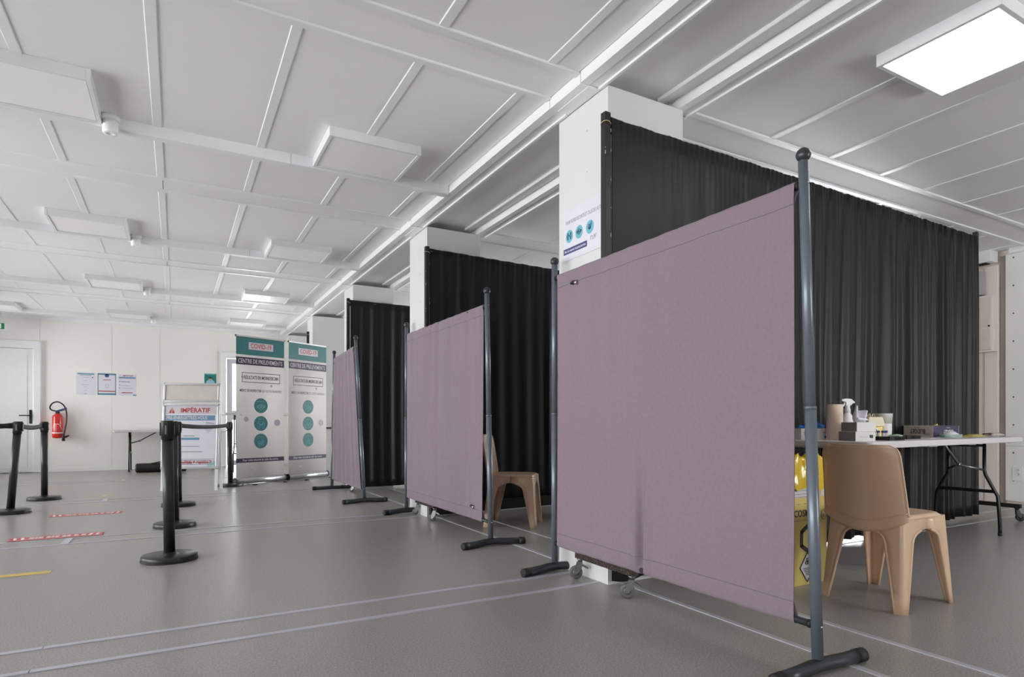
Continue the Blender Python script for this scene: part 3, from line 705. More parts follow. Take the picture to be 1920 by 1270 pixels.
# ================================================================== FOLDING TABLES
def folding_table(name, nl, nr, width, zt, label, thick=.04, inset=.12):
    nl = Vector((*nl, 0)); nr = Vector((*nr, 0)); d = (nr - nl); L = d.length; ang = atan2(d.y, d.x)
    root = empty(name, (nl.x, nl.y, 0), ang, label, 'table')
    c = .045; pts = []
    for (cx_, cy_, a0) in ((c, c, 180), (L - c, c, 270), (L - c, width - c, 0), (c, width - c, 90)):
        for k in range(6): a = radians(a0 + 18 * k); pts.append((cx_ + c * cos(a), cy_ + c * sin(a)))
    MB().prism(pts, zt - thick, zt, 'z').build('tabletop', M_tablew, root, bevel=.006, seg=3)
    ul = MB()
    for x in (.10, L * .36, L * .62, L - .12): ul.box((x - .06, .03, zt - thick - .006), (x + .06, width - .03, zt - thick))
    ul.build('underside_rib', M_tablew, root)
    for sg, x in ((1, inset + .12), (-1, L - inset - .12)):
        ya, yb = .11, width - .11; zb = zt - thick; r = .0125
        lg = MB()
        for y, o in ((ya, -.03), (yb, .03)):
            lg = MB(); lg.tube([(x, y + (-o) * 2.3, zb), (x, y - o * 2.3, .50), (x, y - o * 2.0, .46), (x, y + o * .6, .30), (x, y + o * 1.0, .10), (x, y + o * 1.05, .055), (x, y + o * 1.05, .0)], r, 10)
            l = lg.build('leg', M_tleg, root); MB().tube([(x, y + o * 1.05, 0), (x, y + o * 1.05, .025)], .0145, 10).build('foot_cap', M_cap, l)
        MB().box((x - .012, ya - .0, .325), (x + .012, yb + .0, .350)).build('crossbar', M_tleg, root)
        MB().tube([(x, ya + .07, zb - .03), (x, yb - .07, zb - .03)], .010, 8).build('pivot_bar', M_tleg, root)
        # folding brace: Y shape
        ym = width / 2; xb = x + sg * .42
        MB().tube([(xb, ym, zb), (x + sg * .15, ym, .545)], .009, 8).tube([(x + sg * .15, ym, .545), (x, ya + .07, .50)], .009, 8).tube([(x + sg * .15, ym, .545), (x, yb - .07, .50)], .009, 8).build('brace', M_steel if name == 'folding_table' and zt > .5 and sg < 0 else M_tleg, root)
        MB().tube([(x + sg * .15 - .02, ym, .545), (x + sg * .15 + .02, ym, .545)], .016, 12).build('brace_joint', M_chrome, root)
    return root
tb = folding_table('folding_table', (3.45, 2.01), (5.80, 2.20), .60, .762, 'long white folding table loaded with medical supplies beside the black curtain')
folding_table('folding_table', (-.97, 12.62), (.85, 12.62), .70, .745, 'white folding table against the far wall between the extinguisher and the notice board')
ft = folding_table('folding_table', (.70, 11.35), (1.9, 11.5), .5, 1.05, 'high pale folding table behind the first printed banner')

# tabletop supplies -------------------------------------------------
ZT = .762
def obj_root(name, px, Z, label, cat, rz=0, z=ZT, group=None):
    x, y = P(px, Z); return empty(name, (x, y, z), rz, label, cat, group)
TA = atan2(.19, 2.35)
r = obj_root('paper_roll', 1565, 3.86, 'tall cream paper towel roll standing at the table end', 'paper roll')
MB().lathe([(.022, 0), (.047, 0), (.048, .004), (.048, .222), (.047, .226), (.022, .226)], n=32).build('roll', mat('roll_paper', (226, 208, 190), .8, var=.03, scale=60, bump=.4, bscale=300), r)
MB().lathe([(.019, .003), (.0215, .003), (.0215, .224), (.019, .224), (.019, .003)], n=20).build('core', M_card, r)
# tissue boxes
def carton(name, px, Z, size, rz, label, z, m1=M_card, m2=M_cardw, slot=True):
    r = obj_root(name, px, Z, label, 'box', rz, z, None); w, d, h = size
    b = MB().box((-w / 2, -d / 2, 0), (w / 2, d / 2, h)); b.mi = [1, 1, 1, 0, 1, 0]; b.build('box', [m1, m2], r, bevel=.0015); return r
b1 = carton('glove_box', 1606, 3.66, (.115, .20, .056), -.55, 'lower grey and white carton of the stack beside the paper roll', ZT); b1['category'] = 'carton'
b1.children[0].data.materials[0] = M_card
Sheet(b1, (-.0575, 0, 0), (0, -1, 0)); s_ = Sheet(b1, (0, -.1003, .028), (1, 0, 0)); s_.bars('printed_mark', [(.025, -.008, .043, .010)], M_ink); s_.bars('printed_mark', [(-.03, -.004, .012, .0)], M_pinkp)
b2 = carton('tissue_box', 1609, 3.70, (.115, .17, .056), -.50, 'upper grey carton with a white tissue rising out of it', ZT + .0565)
def tis(u, v):
    a = u * 2 - 1; h = .075 * v; return (a * .034 * (1 + .4 * v) + .02 * v * v, .018 * sin(a * 5 + v * 3) * (.3 + v) - .01, .054 + h * (1 - .35 * a * (v)) + .008 * sin(a * 4))
MB().grid(tis, 18, 12).build('tissue', M_paper, b2, solid=.0008)
MB().grid(lambda u, v: (-.03 + .06 * u, -.02 - .035 * v, .056 + .03 * sin(v * 2.6) * (1 - .3 * u)), 10, 8).build('tissue', M_paper, b2, solid=.0008)
# spray bottle
sp = obj_root('spray_bottle', 1589, 3.95, 'white trigger spray bottle behind the stacked cartons', 'spray bottle', -YAW)
MB().lathe([(.030, 0), (.040, .004), (.042, .012), (.041, .11), (.034, .145), (.018, .172), (.016, .178)], n=28).build('bottle', M_white, sp)
MB().lathe([(.0185, .176), (.0185, .200), (.0145, .204), (.0145, .225)], n=20).build('collar', M_white, sp)
MB().prism([(-.042, .250), (-.042, .262), (-.01, .268), (.022, .264), (.044, .244), (.044, .238), (.030, .236), (.020, .222), (-.016, .222), (-.014, .244)], -.012, .012, 'y').build('spray_head', M_white, sp, bevel=.003)
MB().tube([(-.018, 0, .243), (-.026, 0, .222), (-.038, 0, .208)], [.007, .006, .004], 8).build('trigger', M_white, sp)
# sharps bin
sb = obj_root('sharps_bin', 1634, 4.02, 'yellow sharps bin with a cream lid full of swab sticks', 'bin', -YAW + .05)
MB().prism([(-.040, 0), (.040, 0), (.050, .085), (-.050, .085)], -.045, .045, 'y').build('bin', M_yellow, sb, bevel=.004)
MB().prism([(-.056, .085), (.060, .085), (.060, .095), (.045, .148), (-.050, .148), (-.056, .095)], -.05, .05, 'y').build('lid', M_cream, sb, bevel=.004)
s2 = Sheet(sb, (0, -.0455, 0), (1, 0, 0)); s2.rect('label_sheet', -.028, .012, .022, .078, M_cream); tri = s2.lines('warning_symbol', [[(-.022, .030), (-.003, .070), (.016, .030), (-.022, .030)]], .003, M_ink); s2.lines('warning_symbol', [[(-.003, .040), (-.003, .055)]], .004, M_ink)
for i in range(7):
    x = -.030 + i * .008 + random.uniform(-.002, .002); MB().tube([(x, random.uniform(-.01, .01), .14), (x + random.uniform(-.006, .006), 0, .165 + random.uniform(0, .008))], .0018, 6).build('swab_stick', M_cream, sb)
# container
ct = obj_root('wipes_tub', 1657, 4.12, 'white tub with a clear upper half behind the sharps bin', 'tub', -YAW)
MB().lathe([(.040, 0), (.047, .004), (.049, .10), (.048, .104)], n=4 * 6).build('tub', M_cardw, ct)
MB().lathe([(.048, .104), (.053, .168), (.053, .172), (.0, .172)], n=24).build('clear_lid', mat('frosted', (206, 204, 200), .4), ct)
# gloves box on the left
gb = obj_root('glove_box', 1520, 3.95, 'pale carton at the table end with blue gloves bulging out', 'carton', -YAW + .25)
MB().box((-.115, -.05, 0), (.115, .05, .072)).build('box', M_cardw, gb, bevel=.0015)
s3 = Sheet(gb, (0, -.0505, 0), (1, 0, 0)); s3.bars('printed_mark', [(-.035, .006, -.02, .024)], mat('p_green', (60, 120, 60), .5)); s3.bars('printed_mark', [(-.055, .006, -.042, .022), (.062, .010, .078, .026)], M_blueP); s3.bars('printed_mark', [(-.095, .045, -.055, .049), (-.095, .034, -.065, .037), (.05, .044, .08, .048)], M_inkg)
def glove(u, v):
    a = u * 2 * pi; r_ = .5 + .5 * sin(v * pi); return ((.052 * cos(a) * (1 - v * .45) + .012 * sin(3 * a + v * 5)) + .01, .030 * sin(a) * (1 - v * .4) + .008 * sin(5 * a), .070 + .052 * v * (1 + .35 * sin(2 * a + 1)) )
g_ = MB().grid(glove, 28, 9, closeu=True); g_.tube([(-.055, 0, .078), (-.078, .0, .086), (-.095, .002, .080)], [.012, .009, .006], 8); g_.tube([(.03, 0, .10), (.07, 0, .092), (.10, 0, .085)], [.014, .011, .008], 8)
g_.build('gloves', mat('nitrile_blue', (30, 118, 208), .45, var=.05, scale=60), gb)
# tube racks with vials
def rack(px, Z, label):
    r = obj_root('tube_rack', px, Z, label, 'rack', TA + .02)
    b = MB(); b.box((-.10, -.045, 0), (.10, .045, .004)); b.box((-.10, -.045, .021), (.10, .045, .025))
    for i in range(15):
        x = -.10 + .2 * i / 14
        for y in (-.045, .042): b.box((x - .002, y, .004), (x + .002, y + .003, .021))
    for y in (-.045, .042): b.box((-.10, y + .0005, .004), (-.04, y + .0025, .021))
    b.build('frame', M_bpaint, r)
    MB().box((-.094, -.04, .004), (.094, .04, .018)).build('tube_holder', M_tyreb, r); return r
ra = rack(1668, 3.78, 'black slotted tube rack in front of the sharps bin, holding capped vials')
rb = rack(1700, 4.10, 'second black slotted tube rack, empty, nearer the printed drinks carton'); rb['label'] = 'black slotted tube rack, empty, between the vials and the printed carton'
for i, px in enumerate((1647, 1656, 1661)):
    v = obj_root('sample_vial', px, 3.80, 'small clear vial with a navy cap standing in the black rack', 'vial', 0, ZT + .018, 'capped vials in the rack'); v['label'] = ('capped vial at the end of the black rack nearest the white carton', 'middle one of the three capped vials in the black rack', 'capped vial of the rack in front of the white tub')[i]
    MB().lathe([(.009, 0), (.0095, .002), (.0095, .032)], n=14).build('tube', mat('vial_plastic', (196, 190, 196), .25), v); MB().lathe([(.0105, .030), (.0105, .042), (.0, .043)], n=14).build('cap', M_navyP, v)
gz = obj_root('gauze_pack', 1682, 4.05, 'pale green folded gauze pack behind the black rack', 'gauze', TA, ZT + .0)
MB().grid(lambda u, v: (-.035 + .07 * u, -.03 + .06 * v, .026 + .008 * sin(u * pi) * sin(v * pi)), 8, 8).box((-.035, -.03, 0), (.035, .03, .026)).build('gauze', mat('pale_green', (168, 202, 188), .7), gz)
# BUDGET carton
bc = obj_root('open_carton', 1745, 4.70, 'open low carton marked BUDGET upside down, gold foil sticking out', 'carton', -.33)
w, d, h = .23, .27, .088
b = MB(); t = .002
b.box((-w / 2, -d / 2, 0), (w / 2, d / 2, t), mi=0); b.box((-w / 2, -d / 2, t), (-w / 2 + t, d / 2, h), mi=0); b.box((w / 2 - t, -d / 2, t), (w / 2, d / 2, h), mi=0); b.box((-w / 2 + t, -d / 2, t), (w / 2 - t, -d / 2 + t, h), mi=1); b.box((-w / 2 + t, d / 2 - t, t), (w / 2 - t, d / 2, h), mi=0)
b.build('box', [mat('kraft_pale', (210, 198, 186), .6), mat('carton_navy', (60, 54, 84), .5)], bc)
bs = Sheet(bc, (-w / 2 - .0004, 0, 0), (0, -1, 0)); bs.text('BUDGET', .0, .046, .046, M_ink, width=.14, bold=.02, rot=pi); bs.text('Snacks', -.01, .074, .018, M_ink, rot=pi); bs.bars('printed_mark', [(.055, .016, .11, .020), (.05, .024, .11, .028)], M_inkg)
bt_ = Sheet(bc, (0, -d / 2 - .0004, 0), (1, 0, 0)); bt_.text('BUDGET', .02, .046, .034, M_cardw, width=.085, bold=.02, rot=pi); bt_.text('Snacks', .02, .072, .012, M_pinkp, rot=pi)
MB().grid(lambda u, v: (-.01 + .075 * u, -.01 + .03 * v + .006 * sin(u * 20), .05 + .058 * (u * .7 + .3) * sin(v * 2.2 + .4) + .004 * sin(u * 40 + v * 9)), 20, 8).build('foil', mat('gold_foil', (206, 190, 120), .25, metal=.6, var=.2, scale=60), bc, solid=.0006)
# paper, tray, gauze mound, yellow folder, clear bag
pp = obj_root('paper_sheet', 1735, 4.30, 'thin printed sheet lying flat near the table edge', 'paper', TA); MB().box((-.10, -.07, 0), (.10, .07, .003)).build('sheet', M_pinkp, pp)
tr = obj_root('kidney_tray', 1783, 4.42, 'shallow grey green tray heaped with white gauze', 'tray', TA)
def oval(k, s=1.0, n=28): a = 2 * pi * k / n; return (s * .115 * cos(a), s * .060 * sin(a))
MB().grid(lambda u, v: (*[c * (.9 + .1 * v) for c in oval(u * 28)], .026 * v), 28, 3, closeu=True).prism([oval(k, .92) for k in range(28)], 0, .003, 'z').build('tray', mat('grey_green', (150, 168, 160), .4), tr, solid=.002)
MB().grid(lambda u, v: (.095 * (u * 2 - 1) , .05 * (v * 2 - 1), .010 + .040 * max(0, 1 - (u * 2 - 1) ** 2) * max(0, 1 - (v * 2 - 1) ** 2) + .002 * sin(u * 30) * sin(v * 23)), 18, 12).build('gauze', M_paper, tr)
yf = obj_root('yellow_pouch', 1825, 4.70, 'flat olive yellow pouch with crinkled foil end', 'pouch', TA - .1)
MB().grid(lambda u, v: (-.12 + .24 * u, -.05 + .10 * v, .022 * sin(u * pi) ** .5 * sin(v * pi) ** .5 + .002 * sin(u * 35 + v * 12)), 24, 8).box((-.10, -.04, 0), (.08, .04, .006)).build('pouch', mat('olive_yellow', (190, 172, 80), .35, var=.12, scale=40), yf)
cg = obj_root('clear_bag', 1862, 5.04, 'clear plastic bag with brown contents at the far end of the table', 'bag', TA)
MB().grid(lambda u, v: (-.14 + .28 * u, -.05 + .10 * v, .004 + .024 * (sin(u * pi) * sin(v * pi)) ** .4 + .002 * sin(u * 31) * sin(v * 14)), 22, 8).build('bag', mat('film_pale', (206, 196, 188), .2, coat=.5), cg)
MB().box((-.13, -.03, 0), (-.09, .03, .024)).box((.09, -.02, 0), (.125, .02, .018)).build('contents', mat('brown_wrap', (92, 66, 52), .5), cg)

# ================================================================== YELLOW WASTE CARTONS
def waste_carton(x0, x1, y0, y1, h, label, full=True, rz=0):
    w, d = x1 - x0, y1 - y0; root = empty('waste_carton', ((x0 + x1) / 2, (y0 + y1) / 2, 0), rz, label, 'carton')
    b = MB(); b.box((-w / 2, -d / 2, 0), (w / 2, d / 2, h)); b.build('box', M_ycard, root, bevel=.003)
    rn = random.Random(3); q = [rn.uniform(0, 6.28) for _ in range(6)]
    def bagf(u, v):
        a = u * 2 * pi; sx_ = cos(a); sy_ = sin(a); m_ = max(abs(sx_), abs(sy_)); k = (1 / m_) * .62 + .38 * 1.08
        fl = [(1.04, h - .085), (1.05, h - .04), (1.035, h + .002), (.97, h + .055), (.86, h + .085), (.7, h + .06)]
        i = min(4, int(v * 5)); f = v * 5 - i; r_ = fl[i][0] * (1 - f) + fl[i + 1][0] * f; z = fl[i][1] * (1 - f) + fl[i + 1][1] * f
        cr = .010 * sin(a * 9 + q[0] + v * 3) + .007 * sin(a * 17 + q[1] - v * 5) + .004 * sin(a * 31 + q[2])
        X = sx_ / m_ * w / 2; Y = sy_ / m_ * d / 2; e = r_ + abs(cr) * (1.6 if v > .4 else .9) / (w / 2)
        return (X * e, Y * e, z + cr * (1.2 if v > .3 else .8) + .006 * sin(a * 13) * (1 if v < .1 else 0))
    MB().grid(bagf, 120, 20, closeu=True).build('bag_rim', M_ybag, root, label='glossy yellow bag folded over the rim')
    if full:
        s = Sheet(root, (-w / 2, -d / 2 - .0012, 0), (1, 0, 0))
        s.rect('label_sheet', .01, .47, w - .11, .575, M_pinkp); s.lines('label_rule', [[(.015, z), (w - .115, z)] for z in (.475, .49, .508, .525, .545, .570)], .0015, M_ink)
        s.rect('label_sheet', w - .055, .47, w - .025, .57, M_pinkp); s.bars('printed_mark', [(w - .046, .52, w - .040, .568)], M_ink)
        s.bars('fold_mark', [(.02 + .055 * i, .436, .045 + .055 * i, .438) for i in range(7)], M_ink); s.text('e', w - .03, .37, .05, M_inkg); s.lines('logo_ring', [[(w - .03 + .022 * cos(t * pi / 8), .37 + .028 * sin(t * pi / 8)) for t in range(3, 17)]], .002, M_inkg)
        s.text('COSMOS', .250, .385, .052, M_ink, width=.185, bold=.015); s.text('déchets, votre métier', .24, .35, .017, M_inkg, width=.18)
        hx_ = .285; hz = .25; R_ = .072
        for k in range(6):
            a0, a1 = radians(60 * k + 34), radians(60 * k + 86)
            s.lines('logo_segment', [[(hx_ + R_ * cos(a0) * 1.0, hz + R_ * sin(a0)), (hx_ + R_ * cos(a1), hz + R_ * sin(a1))]], .022, M_ink) if k not in (5,) else None
        cx_, cz = .268, .095
        s.lines('hazard_diamond', [[(cx_ - .062, cz), (cx_, cz + .078), (cx_ + .062, cz), (cx_, cz - .078), (cx_ - .062, cz)]], .004, M_ink, h=.003)
        pl = MB().prism([(cx_ - .058, cz), (cx_, cz - .073), (cx_ + .058, cz), (cx_, cz + .073)], 0, .0015, 'z', s.M).build('hazard_label', M_pinkp, root)
        L = []
        for k in range(3):
            a = radians(90 + 120 * k); c0 = (cx_ + .011 * cos(a), cz + .030 + .011 * sin(a)); L.append([(c0[0] + .0085 * cos(a + t), c0[1] + .0085 * sin(a + t)) for t in [radians(-140 + 28 * i) for i in range(11)]])
        L.append([(cx_ + .0045 * cos(t * .7), cz + .03 + .0045 * sin(t * .7)) for t in range(10)])
        s.lines('biohazard_symbol', L, .0028, M_ink, h=.004); s.bars('printed_mark', [(cx_ - .036 + .006 * abs(i), cz - .006 - .009 * i, cx_ + .036 - .006 * abs(i), cz - .003 - .009 * i) for i in range(5)], M_ink, h=.004); s.text('6', cx_, cz - .06, .016, M_ink, h=.004)
    return root
waste_carton(2.70, 3.14, 2.08, 2.36, .605, 'yellow carton for infectious waste with a glossy yellow bag, behind the mauve screen')
waste_carton(3.22, 3.59, 4.60, 4.90, .66, 'yellow waste carton showing as a narrow slice beside the first white column', True)

# ================================================================== BARRIER POSTS WITH BELTS
def stanchion(x, y, lean, label, *belts, h=.885):
    root = empty('barrier_post', (x, y, 0), 0, label, 'barrier post', 'black belt barrier posts')
    MB().lathe([(.157, 0), (.159, .003), (.159, .031), (.155, .035), (.060, .037), (.040, .038), (.0335, .050)], n=48).build('base', mat('post_black', (38, 38, 40), .36, var=.06, scale=30), root)
    MB().lathe([(.161, -.0), (.1625, .002), (.1625, .007), (.161, .009)], n=48).build('base_rim', M_cap, root)
    top = Vector((lean[0], lean[1], h)); a = Vector((0, 0, .036)); n_ = top.lerp(a, .14)
    MB().tube([a, n_], .0325, 24).build('pole', MC['post_black'], root)
    hd = MB().tube([n_, top - Vector((0, 0, .005)), top], [.0365, .0365, .034], 24).build('head', M_cap, root)
    sl = MB()
    for k in range(4):
        t = radians(12 + 90 * k - 25); u_ = Vector((cos(t), sin(t), 0)); T = Matrix.Translation(top) @ Matrix.Rotation(t, 4, 'Z')
        sl.box((.033, -.012, -.095), (.041, .012, -.012), T)
    sl.build('belt_clip', M_cap, hd)
    sl = MB()
    for k in range(4):
        t = radians(12 + 90 * k - 25); T = Matrix.Translation(top) @ Matrix.Rotation(t, 4, 'Z'); sl.box((.0405, -.004, -.085), (.0418, .004, -.03), T)
    sl.build('clip_slot', M_steel, hd)
    for belt_to in (belts or ()):
        q = Vector((belt_to[0] - x, belt_to[1] - y, belt_to[2])); p = top - Vector((0, 0, .040)); d = (q - p); d.z = 0; d.normalize(); p = p + d * .03; q = q - d * .03
        def bf(u, v):
            c = p.lerp(q, u); c.z += -.022 * 4 * u * (1 - u) + (v - .5) * (.046 if .04 < u < .96 else .060); return c
        bl = MB().grid(bf, 24, 1).build('belt', mat('belt_black', (34, 33, 35), .6, var=.05, scale=80), root, solid=.003)
        for e in (p, q): MB().box((-.012, -.016, -.032), (.012, .016, .032), Matrix.Translation(e) @ Matrix.Rotation(atan2(d.y, d.x), 4, 'Z')).build('belt_buckle', M_cap, bl, bevel=.003)
    return root
stanchion(-.036, 4.43, (-.012, 0), 'nearest black barrier post of the line before the notice board')
stanchion(-.008, 5.83, (-.01, 0), 'black barrier post just behind the nearest one')
stanchion(.024, 7.27, (-.012, 0), 'black barrier post with a belt running past the notice board', (.645, 9.13, .842))
stanchion(.655, 9.165, (-.01, 0), 'black barrier post between the notice board and the first banner')
stanchion(-1.395, 7.45, (.055, .02), 'tilted black barrier post with a belt on both sides', (-1.31, 8.56, .842), (-2.90, 7.11, .842))
stanchion(-1.305, 8.58, (.0, 0), 'upright black barrier post in front of the white door')
stanchion(-2.95, 7.10, (0, 0), 'black barrier post holding the far end of the belt that leaves the tilted post')

# ================================================================== BANNERS
M_sheet = cloth_mat('banner_sheet', (240, 236, 236), .5, trans=.5, sheen=0., weave=300, bump=.05)
def banner(p0, p1, h, label):
    x0, y0 = p0; x1, y1 = p1; w = sqrt((x1 - x0) ** 2 + (y1 - y0) ** 2); ang = atan2(y1 - y0, x1 - x0)
    root = empty('rollup_banner', (x0, y0, 0), ang, label, 'banner', 'tall printed roll-up banners')
    zb = .055
    def sh(u, v): return (u * w + (.006 * (1 - v)), .006 * sin(u * 9 + v * 3) * (.2 + (1 - v) * v * 2), zb + (h - zb) * v)
    MB().grid(lambda u, v: (u * w, -.0, zb + (h - zb) * v), 2, 2).build('sheet', M_sheet, root, solid=.0015)
    MB().prism([(-.011, h - .004), (-.011, h + .018), (.009, h + .018), (.012, h + .006), (.012, h - .004)], -.006, w + .006, 'x').build('top_rail', M_alu, root, bevel=.002)
    for x in (-.008, w + .002): B('rail_end', (x, -.013, h - .006), (x + .006, .014, h + .02), M_cap, root)
    MB().lathe([(.045, 0), (.045, w + .02)], (-.01, 0, .048), 20, axis='x').build('cassette', M_alu, root)
    for x in (-.022, w + .01): MB().lathe([(.044, 0), (.050, .003), (.050, .010), (.044, .013)], (x, 0, .050), 20, axis='x').build('end_cap', M_cap, root)
    for x in (.14, w - .14):
        f = MB().box((x - .012, -.24, .004), (x + .012, .16, .009)).build('foot', M_alu, root); MB().box((x - .022, -.27, .0), (x + .022, -.21, .014)).build('foot_pad', M_cap, f, bevel=.003)
    MB().tube([(w / 2, .025, .05), (w / 2, .02, h)], .007, 8).build('support_pole', M_alu, root)
    s = Sheet(root, (0, -.0012, 0), (1, 0, 0)); H = h - zb
    def z(t): return h - t * H
    s.rect('header_band', 0, z(.125), w, z(0), M_teal); s.rect('title_plate', w * .25, z(.085), w * .76, z(.035), M_pinkp, h=.0009)
    s.text('COVID-19', w * .505, z(.060), .100, M_red, width=w * .43, bold=.012)
    s.rect('title_band', 0, z(.195), w, z(.142), M_navy); s.text('CENTRE DE PRÉLÈVEMENTS'.replace('È', 'E').replace('É', 'E'), w * .5, z(.170), .086, M_pinkp, width=w * .92, bold=.012)
    s.lines('text_frame', [[(w * .12, z(.25)), (w * .90, z(.25)), (w * .90, z(.315)), (w * .12, z(.315)), (w * .12, z(.25))]], .008, M_ink, h=.001)
    s.text('RÉSULTATS EN MOINS DE 24H', w * .51, z(.283), .070, M_ink, width=w * .72, bold=.02); s.text('MERCI DE RESPECTER', w * .29, z(.375), .052, M_ink, width=w * .44, bold=.015); s.text('LES GESTES BARRIÈRES', w * .735, z(.375), .050, M_inkg, width=w * .42)
    for t, k, wd in ((.478, 'mask', 'PROTECTION'), (.605, 'people', 'DISTANCE'), (.730, 'hands', 'DÉSINFECTION')):
        c = s.disc('icon_disc', w * .5, z(t), .108, M_teal); s.icon(k, w * .5, z(t + .006), .105, M_tealL, c); s.text(wd, w * .5, z(t - .030), .018, M_tealL, parent=c, h=.003)
    s.rect('footer_band', 0, z(.878), w, z(.848), M_navy); s.text('Pour votre sécurité et celle des autres', w * .5, z(.862), .045, M_pinkp, width=w * .74, bold=.015)
    for (u, t, r_) in ((.72, .335, .018), (.12, .28, .014), (.2, .575, .036), (.1, .545, .012), (.85, .6, .05), (.3, .93, .015)): s.disc('soft_dot', w * u, z(t), r_, mat('dot_grey', (176, 168, 180), .5), h=.0004)
    return root
banner((.738, 9.335), (1.425, 9.66), 2.10, 'first tall COVID-19 banner, teal header, nearer the glass door')
banner((1.492, 9.665), (2.135, 10.08), 2.10, 'second tall COVID-19 banner, partly behind the leaning mauve screen')

# ================================================================== A-BOARD
def aboard():
    # foot of right leg at about (0.46, 8.61)
    ang = -radians(22); W_ = .70
    px_, py_ = .47, 8.70
    root = empty('notice_board', (px_ - W_ * cos(ang), py_ - W_ * sin(ang), 0), ang, 'white A-shaped notice board with red IMPÉRATIF notice and blank header panel', 'notice board')
    tilt = radians(5); T = Matrix.Rotation(-tilt, 4, 'X')
    Tb = Matrix.Translation((0, .20, 0)) @ Matrix.Rotation(tilt, 4, 'X')
    for (M_, fr_) in ((T, True), (Tb, False)):
        for x in (.022, W_ - .022): MB().box((x - .016, -.010, 0), (x + .016, .010, 1.12), M_).build('leg', M_white, root)
    def frame(z0, z1, par=None):
        r = MB(); t = .030
        r.box((0, -.022, z0), (W_, -.006, z0 + t), T); r.box((0, -.022, z1 - t), (W_, -.006, z1), T); r.box((0, -.022, z0 + t), (t, -.006, z1 - t), T); r.box((W_ - t, -.022, z0 + t), (W_, -.006, z1 - t), T)
        f = r.build('snap_frame', M_alu, root, bevel=.006, seg=3); MB().box((t, -.012, z0 + t), (W_ - t, -.006, z1 - t), T).build('backing', M_cream if z0 > 1 else M_paper, f)
        for x in (0, W_ - .02):
            for z in (z0, z1 - .02): MB().box((x, -.0235, z), (x + .02, -.005, z + .02), T).build('corner_piece', M_steel, f, bevel=.004)
        return f
    f1 = frame(.275, 1.125); f2 = frame(1.140, 1.395)
    f2.children[0].data.materials[0] = mat('blank_panel', (206, 198, 192), .5)
    s = Sheet(root, tuple(T @ Vector((0, -.0125, 0))), (1, 0, 0), tuple(T.to_3x3() @ Vector((0, 0, 1))))
    a, b = .035, W_ - .035
    s.rect('heading_band', a, .985, b, 1.09, M_pinkp); s.text('IMPÉRATIF', .40, 1.035, .083, M_red, width=.36, bold=.025)
    tr_ = MB().prism([(.075, 1.0), (.150, 1.0), (.1125, 1.075)], 0, .001, 'z', s.M).build('warning_triangle', M_red, root); s.lines('exclamation', [[(.1125, 1.022), (.1125, 1.055)], [(.1125, 1.008), (.1125, 1.011)]], .009, M_pinkp, h=.002)
    s.rect('heading_band', a, .905, b - .02, .972, M_blueP); s.text('PRE-ENREGISTREZ-VOUS', .30, .938, .062, M_pinkp, width=.50, bold=.03)
    s.rect('link_band', .18, .652, .46, .682, M_blueP); s.bars('text_line', [(.26, .70, .40, .708), (.20, .565, .46, .572), (.19, .495, .50, .503), (.17, .385, .60, .392), (.17, .358, .60, .365), (.17, .333, .40, .340)], M_inkg)
    s.text('vos résultats + rapides !!', .375, .405 - .065 + .0, .001, M_red) if False else None
    s.lines('text_frame', [[(.13, .345 + .02), (.13, .43)]], .001, M_inkg) if False else None
    s.text('vos résultats + rapides !!', .37, .375 - .01, .062, M_red, width=.50, bold=.02, h=.0022); s.lines('text_frame', [[(.10, .335), (.645, .335), (.645, .405), (.10, .405), (.10, .335)]], .004, M_inkg, h=.001)
    MB().prism([(.50, .815), (.54, .875), (.64, .862), (.63, .80), (.56, .74)], 0, .001, 'z', s.M).build('phone_picture', mat('pale_blue_grey', (196, 206, 216), .5), root); s.lines('phone_outline', [[(.54, .877), (.62, .868), (.635, .862)]], .006, M_ink, h=.002)
    MB().prism([(.56, .31), (b, .31), (b, .375), (.62, .372), (.575, .345)], 0, .0008, 'z', s.M).build('corner_shape', mat('pale_teal', (164, 206, 208), .5), root)
    return root
aboard()

# ================================================================== FAR WALL THINGS
def poster(x0, x1, z0, z1, label, y=YF - .0125):
    o = empty('paper_notice', ((x0 + x1) / 2, y, z0), 0, label, 'notice'); w = x1 - x0; h = z1 - z0
    MB().box((-w / 2, -.0015, 0), (w / 2, 0, h)).build('sheet', M_paper, o); return o, Sheet(o, (-w / 2, -.0018, 0), (1, 0, 0)), w, h
o, s, w, h = poster(-1.577, -1.287, 1.383, 1.791, 'white notice with a thin blue heading, hung nearest the extinguisher')
s.rect('heading_band', .02, h - .04, w - .02, h - .018, M_blueP); s.bars('text_line', [(.06, h - .058, w - .06, h - .050), (.10, h - .095, w - .10, h - .090), (.11, h - .15, w - .12, h - .146), (.09, h - .225, w - .10, h - .221), (.11, h - .265, w - .12, h - .262), (.12, h - .33, w - .13, h - .326), (.12, .015, w - .13, .022)], M_inkg); s.bars('stamp_mark', [(w - .055, h - .10, w - .035, h - .085)], M_ink)
o, s, w, h = poster(-1.255, -.972, 1.386, 1.784, 'middle notice with a round blue emblem and a blue border')
s.bars('border', [(0, 0, .012, h), (w - .012, 0, w, h), (0, h - .03, w, h), (0, 0, w, .034)], M_blueP); s.disc('emblem', w / 2, h - .04, .033, mat('emblem_blue', (52, 92, 140), .5)); s.bars('accent_line', [(.015, .062, w - .015, .078)], M_red); s.bars('text_line', [(.08, h - .125, w - .08, h - .115)], M_red); s.lines('outline_drawing', [[(w / 2 + .028 * cos(t * pi / 6) * (1 if t % 3 else .8), .165 + .03 * sin(t * pi / 6)) for t in range(13)]], .0025, M_inkg)
o, s, w, h = poster(-.935, -.652, 1.38, 1.777, 'notice headed IMPORTANT in red over a blue band')
